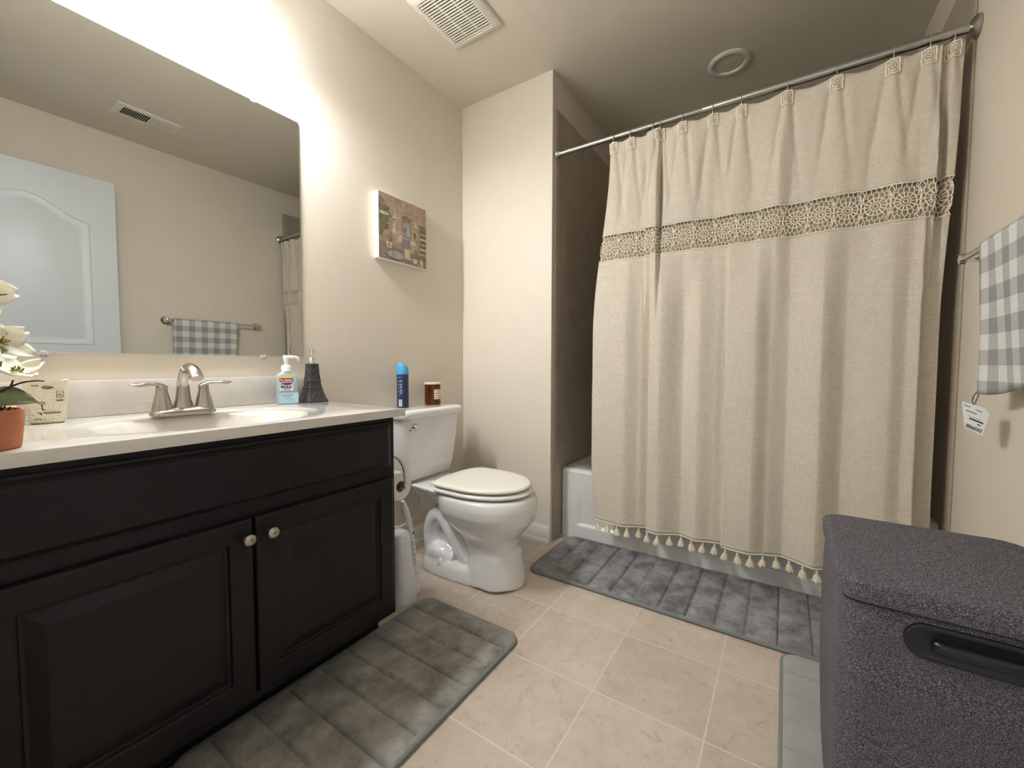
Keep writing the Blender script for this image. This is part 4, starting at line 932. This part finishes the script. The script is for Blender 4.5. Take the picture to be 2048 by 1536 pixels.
pen([(0.018, 0.064), (0.034, 0.064), (0.034, 0.080), (0.018, 0.080), (0.018, 0.064)], 0.0005)
pen([(0.022, 0.067), (0.026, 0.073), (0.030, 0.067)], 0.0007)
pen([(-0.004 + 0.010 * math.cos(i * PI / 8), 0.089 + 0.0035 * math.sin(i * PI / 8)) for i in range(17)], 0.0007); pen([(-0.018, 0.091), (0.012, 0.087)], 0.0006); pen([(-0.008, 0.086), (0.012, 0.090)])
pen([(-0.017 + 0.006 * math.cos(i * PI / 6), 0.051 + 0.003 * math.sin(i * PI / 6)) for i in range(13)], 0.0006); pen([(-0.017, 0.048), (-0.016, 0.034)], 0.001); pen([(-0.016, 0.036), (-0.010, 0.034)], 0.0008)
for y0, y1, z, a in ((-0.026, -0.018, 0.026, 0.004), (-0.014, 0.026, 0.0265, 0.0032), (0.016, 0.036, 0.056, 0.0030), (-0.040, -0.022, 0.094, 0.002), (-0.036, -0.020, 0.012, 0.0015)):
    n_ = int((y1 - y0) / 0.0011); pen([(y0 + (y1 - y0) * i / n_, z + a * (0.6 * math.sin(i * 1.9) + 0.4 * math.sin(i * 0.83))) for i in range(n_ + 1)], 0.0006)
build('handwriting', b, M['ink'], v1)
v2, _ = vase('decorated_vase', 'cream handwriting vase half hidden behind the potted flowers', (0.150, -1.795), 0.075, 0.06, 0.06, 0.05, 0.085)

# potted silk dogwood
px, py = 0.480, -1.846
pot = thing('potted_silk_flowers', 'terracotta pot of cream silk dogwood blossoms at the left counter end', 'potted plant', (px, py, CT))
b = B(); lathe(b, [(0.050, 0.0), (0.053, 0.003), (0.058, 0.05), (0.0585, 0.066), (0.0575, 0.068), (0.054, 0.068), (0.053, 0.056)], (px, py, CT), 40); build('pot', b, M['terracotta'], pot, angle=50)
b = B(); lathe(b, [(0.0535, 0.05), (0.0525, 0.060), (0.035, 0.066), (0.01, 0.068)], (px, py, CT), 24)
for i in range(60):
    a = random.uniform(0, 2 * PI); r = random.uniform(0.01, 0.05); p = Vector((px + r * math.cos(a), py + r * math.sin(a), CT + 0.062)); cord(b, [p, p + Vector((random.uniform(-0.008, 0.008), random.uniform(-0.008, 0.008), random.uniform(0.004, 0.012)))], 0.0012, 4)
build('moss', b, M['soil'], pot)
def frame_of(n, roll=0.0):
    n = Vector(n).normalized(); a = Vector((0, 0, 1)) if abs(n.z) < 0.95 else Vector((1, 0, 0)); u = a.cross(n).normalized(); v = n.cross(u); c, s = math.cos(roll), math.sin(roll)
    return u * c + v * s, -u * s + v * c, n
def petal(bm, c, U, V, N, ang, L_, W_, cup):
    d = U * math.cos(ang) + V * math.sin(ang); s = N.cross(d); rows = []
    for i in range(9):
        t = i / 8; wv = W_ * math.sin(PI * min(1, t ** 0.75 * 0.86 + 0.05)) ; row = []
        for j in range(7):
            q = j / 3 - 1; tt = t - (0.10 * (1 - q * q) ** 2 if i == 8 else 0.05 * (1 - q * q) * (i == 7))
            row.append(c + d * (L_ * tt) + s * (wv * q * 0.5) + N * (cup * (tt * tt * 1.2 - 0.25 * tt) * L_ + 0.10 * W_ * q * q * (1 - 0.5 * t) + 0.002 * math.sin(7 * tt + 3 * q)))
        rows.append(row)
    loft(bm, rows, (False, False), 0, closed=False)
def blossom(c, nrm, size, roll=0.0, cups=(0.25, 0.25, 0.25, 0.25), npt=4):
    c = Vector(c); U, V, N = frame_of(nrm, roll); bm = B()
    for k in range(npt): petal(bm, c, U, V, N, 2 * PI * k / npt, size, size * 0.92, cups[k % len(cups)])
    f = build('blossom', bm, M['petal'], pot, angle=80, recalc=True); so = f.modifiers.new('thickness', 'SOLIDIFY'); so.thickness = 0.0006
    bm = B(); random.seed(int(1000 * c.z))
    for i in range(14):
        a = random.uniform(0, 2 * PI); r = random.uniform(0, 0.006); p = c + U * r * math.cos(a) + V * r * math.sin(a); cord(bm, [p, p + N * 0.007 + (U * math.cos(a) + V * math.sin(a)) * 0.003], 0.0012, 4)
    build('flower_centre', bm, M['stamen'], f)
blossom((0.480, -1.834, 1.070), (0.8, 0.35, 0.1), 0.050, 0.1, (0.15, 0.3, 0.2, 0.3))
blossom((0.492, -1.812, 0.985), (0.75, 0.5, 0.35), 0.041, 0.55, (0.35, 0.1, 0.3, 0.45), 5)
blossom((0.490, -1.797, 0.935), (0.5, 0.1, 0.85), 0.036, 0.3, (0.5, 0.35, 0.5, 0.35))
blossom((0.440, -1.860, 1.000), (0.5, -0.3, 0.6), 0.042, 0.9)
b = B()
tube(b, [(px - 0.01, py, CT + 0.06), (px - 0.005, py + 0.004, 0.95), (px, py - 0.004, 1.02), (0.482, -1.838, 1.058)], [0.0032, 0.0025, 0.002, 0.0015], 8)
tube(b, [(px - 0.004, py + 0.004, 0.93), (0.486, -1.826, 0.955), (0.490, -1.812, 0.968)], 0.0017, 8)
tube(b, [(px - 0.006, py + 0.0, 0.88), (0.500, -1.818, 0.900), (0.506, -1.796, 0.914), (0.506, -1.778, 0.918), (0.506, -1.766, 0.917)], [0.0022, 0.0018, 0.0014, 0.001], 8)
tube(b, [(0.503, -1.806, 0.907), (0.507, -1.802, 0.920)], 0.0014, 6, smooth=False)
tube(b, [(0.484, -1.838, 1.04), (0.492, -1.818, 1.062), (0.494, -1.802, 1.068)], [0.0016, 0.0013, 0.0008], 8); tube(b, [(px - 0.01, py, CT + 0.06), (0.455, -1.853, 0.93), (0.442, -1.859, 0.998)], 0.002, 8)
build('twigs', b, M['twig'], pot, angle=60)
def leaf(c, d, nrm, L_, W_):
    c, d, N = Vector(c), Vector(d).normalized(), Vector(nrm).normalized(); s = N.cross(d).normalized(); bm = B(); rows = []
    for i in range(11):
        t = i / 10; wv = W_ * math.sin(PI * t ** 0.8) * 0.5 + 0.0004; rows.append([c + d * (L_ * t) + s * (wv * q) + N * (0.12 * L_ * (t - t * t) * 2 + 0.18 * wv * abs(q)) for q in (-1, -0.5, 0, 0.5, 1)])
    loft(bm, rows, (False, False), 0, closed=False); o = build('leaf', bm, M['leaf'], pot, angle=80); so = o.modifiers.new('thickness', 'SOLIDIFY'); so.thickness = 0.0005
leaf((0.492, -1.838, 0.895), (0.35, 0.75, -0.18), (0.7, -0.2, 0.7), 0.070, 0.042)
leaf((0.485, -1.845, 0.965), (0.3, 0.6, 0.1), (0.8, -0.3, 0.4), 0.045, 0.030)
leaf((0.470, -1.845, 0.905), (0.2, 0.5, 0.7), (0.8, -0.4, -0.1), 0.06, 0.034)
leaf((0.47, -1.85, 0.95), (-0.3, -0.5, 0.5), (0.6, -0.5, 0.4), 0.06, 0.036)

# ------------------------------------------------------------------ picture over the toilet
PY0, PY1, PZ0, PZ1, PD = -0.642, -0.336, 1.444, 1.750, 0.035
pic = thing('canvas_print', 'square canvas print of an old-fashioned bathroom on the wall above the toilet', 'picture', (0.0, (PY0 + PY1) / 2, PZ0))
b = B(); box(b, (0.0, PY0, PZ0), (PD, PY1, PZ1), 0.0025, 2); build('stretched_canvas', b, M['canvasedge'], pic)
S = PY1 - PY0
def artmat(name, a, c): return plain(name, a, 0.8, var=c, nscale=45, bump=0.1)
ART = [artmat('art_' + n_, c, v) for n_, c, v in (('ground', 'A6917F', 0.22), ('floorboards', '8C7E6B', 0.25), ('foliage', '76735F', 0.3), ('cream', 'C9BBA3', 0.15), ('mauve', '8D7F84', 0.2), ('grey_blue', 'A0A1A4', 0.2), ('umber', '77644F', 0.22), ('wainscot', 'AE9B86', 0.2), ('rose', '8F6A67', 0.2))]
lay = [0]
b = B()
def art(poly, mi):
    lay[0] += 1; d = PD + 0.0001 + 0.000012 * lay[0]
    prism(b, [(u, v) for u, v in poly], lambda u, v, dd: (dd, PY0 + 0.002 + u * (S - 0.004), PZ0 + 0.002 + v * (S - 0.004)), PD - 0.0005, d, mi)
def ov2(cu, cv, a, c, n=20, a0=0, a1=2 * PI): return [(cu + a * math.cos(a0 + (a1 - a0) * i / n), cv + c * math.sin(a0 + (a1 - a0) * i / n)) for i in range(n + (0 if a1 - a0 > 6 else 1))]
def rc(u0, u1, v0, v1): return [(u0, v0), (u1, v0), (u1, v1), (u0, v1)]
art(rc(0, 1, 0, 1), 0); art([(0, 0), (1, 0), (1, 0.17), (0.5, 0.20), (0, 0.28)], 1)
art([(0.24, 0.30), (0.75, 0.20), (0.80, 0.62), (0.30, 0.72)], 7)
for i in range(4): art([(0, 0.06 * i + 0.02), (1, 0.045 * i + 0.01), (1, 0.045 * i + 0.014), (0, 0.06 * i + 0.026)], 6)
for cu, cv, a, c in ((0.06, 0.78, 0.15, 0.055), (0.12, 0.68, 0.14, 0.06), (0.05, 0.60, 0.16, 0.05), (0.10, 0.50, 0.11, 0.06), (0.02, 0.88, 0.1, 0.05)):
    art([(max(0.0, x), y) for x, y in ov2(cu, cv, a, c)], 2); art([(max(0.002, x), y) for x, y in ov2(cu - 0.02, cv + 0.012, a * 0.7, c * 0.4)], 3 if cu > 0.1 else 2)
art([(max(0, x), y) for x, y in ov2(0.03, 0.42, 0.06, 0.1)], 2)
art(rc(0.47, 0.65, 0.42, 0.60) + [], 6); art(ov2(0.56, 0.60, 0.09, 0.10, 16, 0, PI), 6); art(rc(0.485, 0.635, 0.435, 0.60), 5); art(ov2(0.56, 0.60, 0.075, 0.085, 16, 0, PI), 5); art(ov2(0.53, 0.53, 0.03, 0.07), 4)
for cu, cv in ((0.50, 0.725), (0.56, 0.745), (0.62, 0.72)): art(ov2(cu, cv, 0.045, 0.03), 8)
for cu, cv in ((0.335, 0.70), (0.77, 0.66)): art(rc(cu - 0.05, cu + 0.05, cv - 0.035, cv), 3); art(ov2(cu - 0.01, cv + 0.02, 0.022, 0.045), 3); art(rc(cu - 0.045, cu + 0.045, cv - 0.045, cv - 0.035), 6)
art([(0.27, 0.44), (0.34, 0.43), (0.32, 0.58), (0.28, 0.58)], 3); art(ov2(0.74, 0.50, 0.02, 0.05), 6); art(rc(0.70, 0.78, 0.52, 0.53), 6)
art([(0.36, 0.33), (0.80, 0.33), (0.72, 0.40), (0.42, 0.42)], 3); art([(0.51, 0.10), (0.64, 0.10), (0.61, 0.33), (0.53, 0.33)], 3); art(rc(0.48, 0.67, 0.07, 0.105), 3); art([(0.45, 0.24), (0.64, 0.24), (0.64, 0.40), (0.46, 0.40)], 4)
for u in (0.49, 0.53, 0.57, 0.61): art(rc(u, u + 0.008, 0.25, 0.39), 5)
for k in range(7): a = 0.5 + k * 0.36; art([(0.20, 0.27), (0.20 + 0.12 * math.cos(a) + 0.01, 0.29 + 0.12 * math.sin(a)), (0.20 + 0.13 * math.cos(a), 0.29 + 0.14 * math.sin(a))], 2)
art([(0.16, 0.18), (0.24, 0.18), (0.27, 0.27), (0.14, 0.27)], 3); art(ov2(0.20, 0.23, 0.02, 0.03), 1)
for k in range(8): a = 0.3 + k * 0.36; art([(0.74, 0.10), (0.74 + 0.11 * math.cos(a), 0.12 + 0.13 * math.sin(a)), (0.74 + 0.10 * math.cos(a + 0.12), 0.12 + 0.15 * math.sin(a + 0.12))], 2)
art([(0.70, 0.04), (0.78, 0.04), (0.79, 0.11), (0.69, 0.11)], 3)
art(rc(0.85, 0.999, 0.12, 0.62), 6)
for k in range(5): art(rc(0.855, 0.999, 0.20 + 0.085 * k, 0.235 + 0.085 * k), 3 if k % 2 else 7)
for cu in (0.87, 0.92, 0.97): art([(min(0.999, x), y) for x, y in ov2(cu, 0.66, 0.05, 0.035)], 2)
art(rc(0.87, 0.999, 0.13, 0.19), 8); art([(0.85, 0.06), (0.92, 0.03), (0.93, 0.10), (0.87, 0.14)], 3); art([(0.80, 0.02), (0.95, 0.01), (0.90, 0.05)], 3)
art(ov2(0.33, 0.085, 0.19, 0.062), 6); art(ov2(0.33, 0.092, 0.18, 0.056), 5); art(ov2(0.33, 0.095, 0.12, 0.032), 3 if False else 5)
pr = build('printed_image', b, ART, pic, angle=80)

# ------------------------------------------------------------------ ceiling fixtures
FX0, FX1, FY0, FY1 = 0.280, 0.548, -0.692, -0.374
fan = thing('exhaust_fan', 'cream slatted exhaust fan cover on the ceiling above the toilet', 'exhaust fan', ((FX0 + FX1) / 2, (FY0 + FY1) / 2, H))
def fr(g, z, r=0.012): return [((FX0 + FX1) / 2 + u, (FY0 + FY1) / 2 + v, H - z) for u, v in rrect(FX1 - FX0 - 2 * g, FY1 - FY0 - 2 * g, r, 4)]
b = B(); loft(b, [fr(0.002, 0.0), fr(0, 0.004), fr(0.004, 0.012), fr(0.018, 0.020), fr(0.032, 0.022), fr(0.034, 0.020), fr(0.034, 0.004)], (False, True)); build('cover_frame', b, M['grillwhite'], fan, angle=30)
b = B(); box(b, (FX0 + 0.036, FY0 + 0.036, H - 0.0055), (FX1 - 0.036, FY1 - 0.036, H - 0.0045)); build('painted_shadow_plate', b, M['gapshadow'], fan)  # flat plate whose black paints the shade between the slats
n_ = 19
for i in range(n_):
    y = FY0 + 0.042 + (FY1 - FY0 - 0.084) * i / (n_ - 1); b = B(); box(b, (FX0 + 0.033, y - 0.0034, H - 0.021), (FX1 - 0.033, y + 0.0034, H - 0.0165), 0.001, 1); build('slat', b, M['grillwhite'], fan)
for x in (FX0 + 0.10, FX1 - 0.10): b = B(); box(b, (x - 0.002, FY0 + 0.034, H - 0.019), (x + 0.002, FY1 - 0.034, H - 0.0125)); build('cross_rib', b, M['grillwhite'], fan)
cxx, cyy = 1.346, 0.432
rl = thing('recessed_light', 'unlit round recessed ceiling light over the bathtub', 'ceiling light', (cxx, cyy, H))
b = B(); lathe(b, [(0.094, 0), (0.095, -0.004), (0.090, -0.010), (0.076, -0.012), (0.071, -0.010), (0.069, -0.002)], (cxx, cyy, H), 48, caps=(False, False)); build('trim_ring', b, M['grillwhite'], rl, angle=50)
b = B(); lathe(b, [(0.0695, -0.0015), (0.05, -0.004), (0.02, -0.005), (0.001, -0.005)], (cxx, cyy, H), 40, caps=(False, True)); build('lens', b, M['ceil'], rl, angle=60)
RX0, RX1, RY0, RY1 = 1.60, 1.762, -1.128, -0.822
rg_ = thing('air_register', 'cream louvred air register on the ceiling, reflected in the mirror', 'air vent', ((RX0 + RX1) / 2, (RY0 + RY1) / 2, H))
b = B()
def vr(g, z): return [((RX0 + RX1) / 2 + u, (RY0 + RY1) / 2 + v, H - z) for u, v in rrect(RX1 - RX0 - 2 * g, RY1 - RY0 - 2 * g, 0.004, 3)]
loft(b, [vr(0, 0), vr(0.001, 0.004), vr(0.012, 0.007), vr(0.030, 0.008), vr(0.031, 0.003)], (False, True)); build('frame', b, M['grillwhite'], rg_, angle=30)
b = B(); ym = (RY0 + RY1) / 2; box(b, (RX0 + 0.033, RY0 + 0.034, H - 0.0045), (RX1 - 0.033, RY1 - 0.034, H - 0.0035)); build('painted_shadow_plate', b, M['gapshadow'], rg_)  # flat black plate, painted shade behind the louvres
for k in range(24):
    y = RY0 + 0.036 + (RY1 - RY0 - 0.072) * k / 23; s = -1 if y < ym else 1; b = B()
    rings = [[(RX0 + 0.031, y, H - 0.0045), (RX0 + 0.031, y + 0.0012, H - 0.0045), (RX0 + 0.031, y + 0.0012 + s * 0.006, H - 0.010), (RX0 + 0.031, y + s * 0.006, H - 0.010)]]
    rings.append([(RX1 - 0.031, q[1], q[2]) for q in rings[0]]); loft(b, rings); build('louvre', b, M['grillwhite'], rg_)
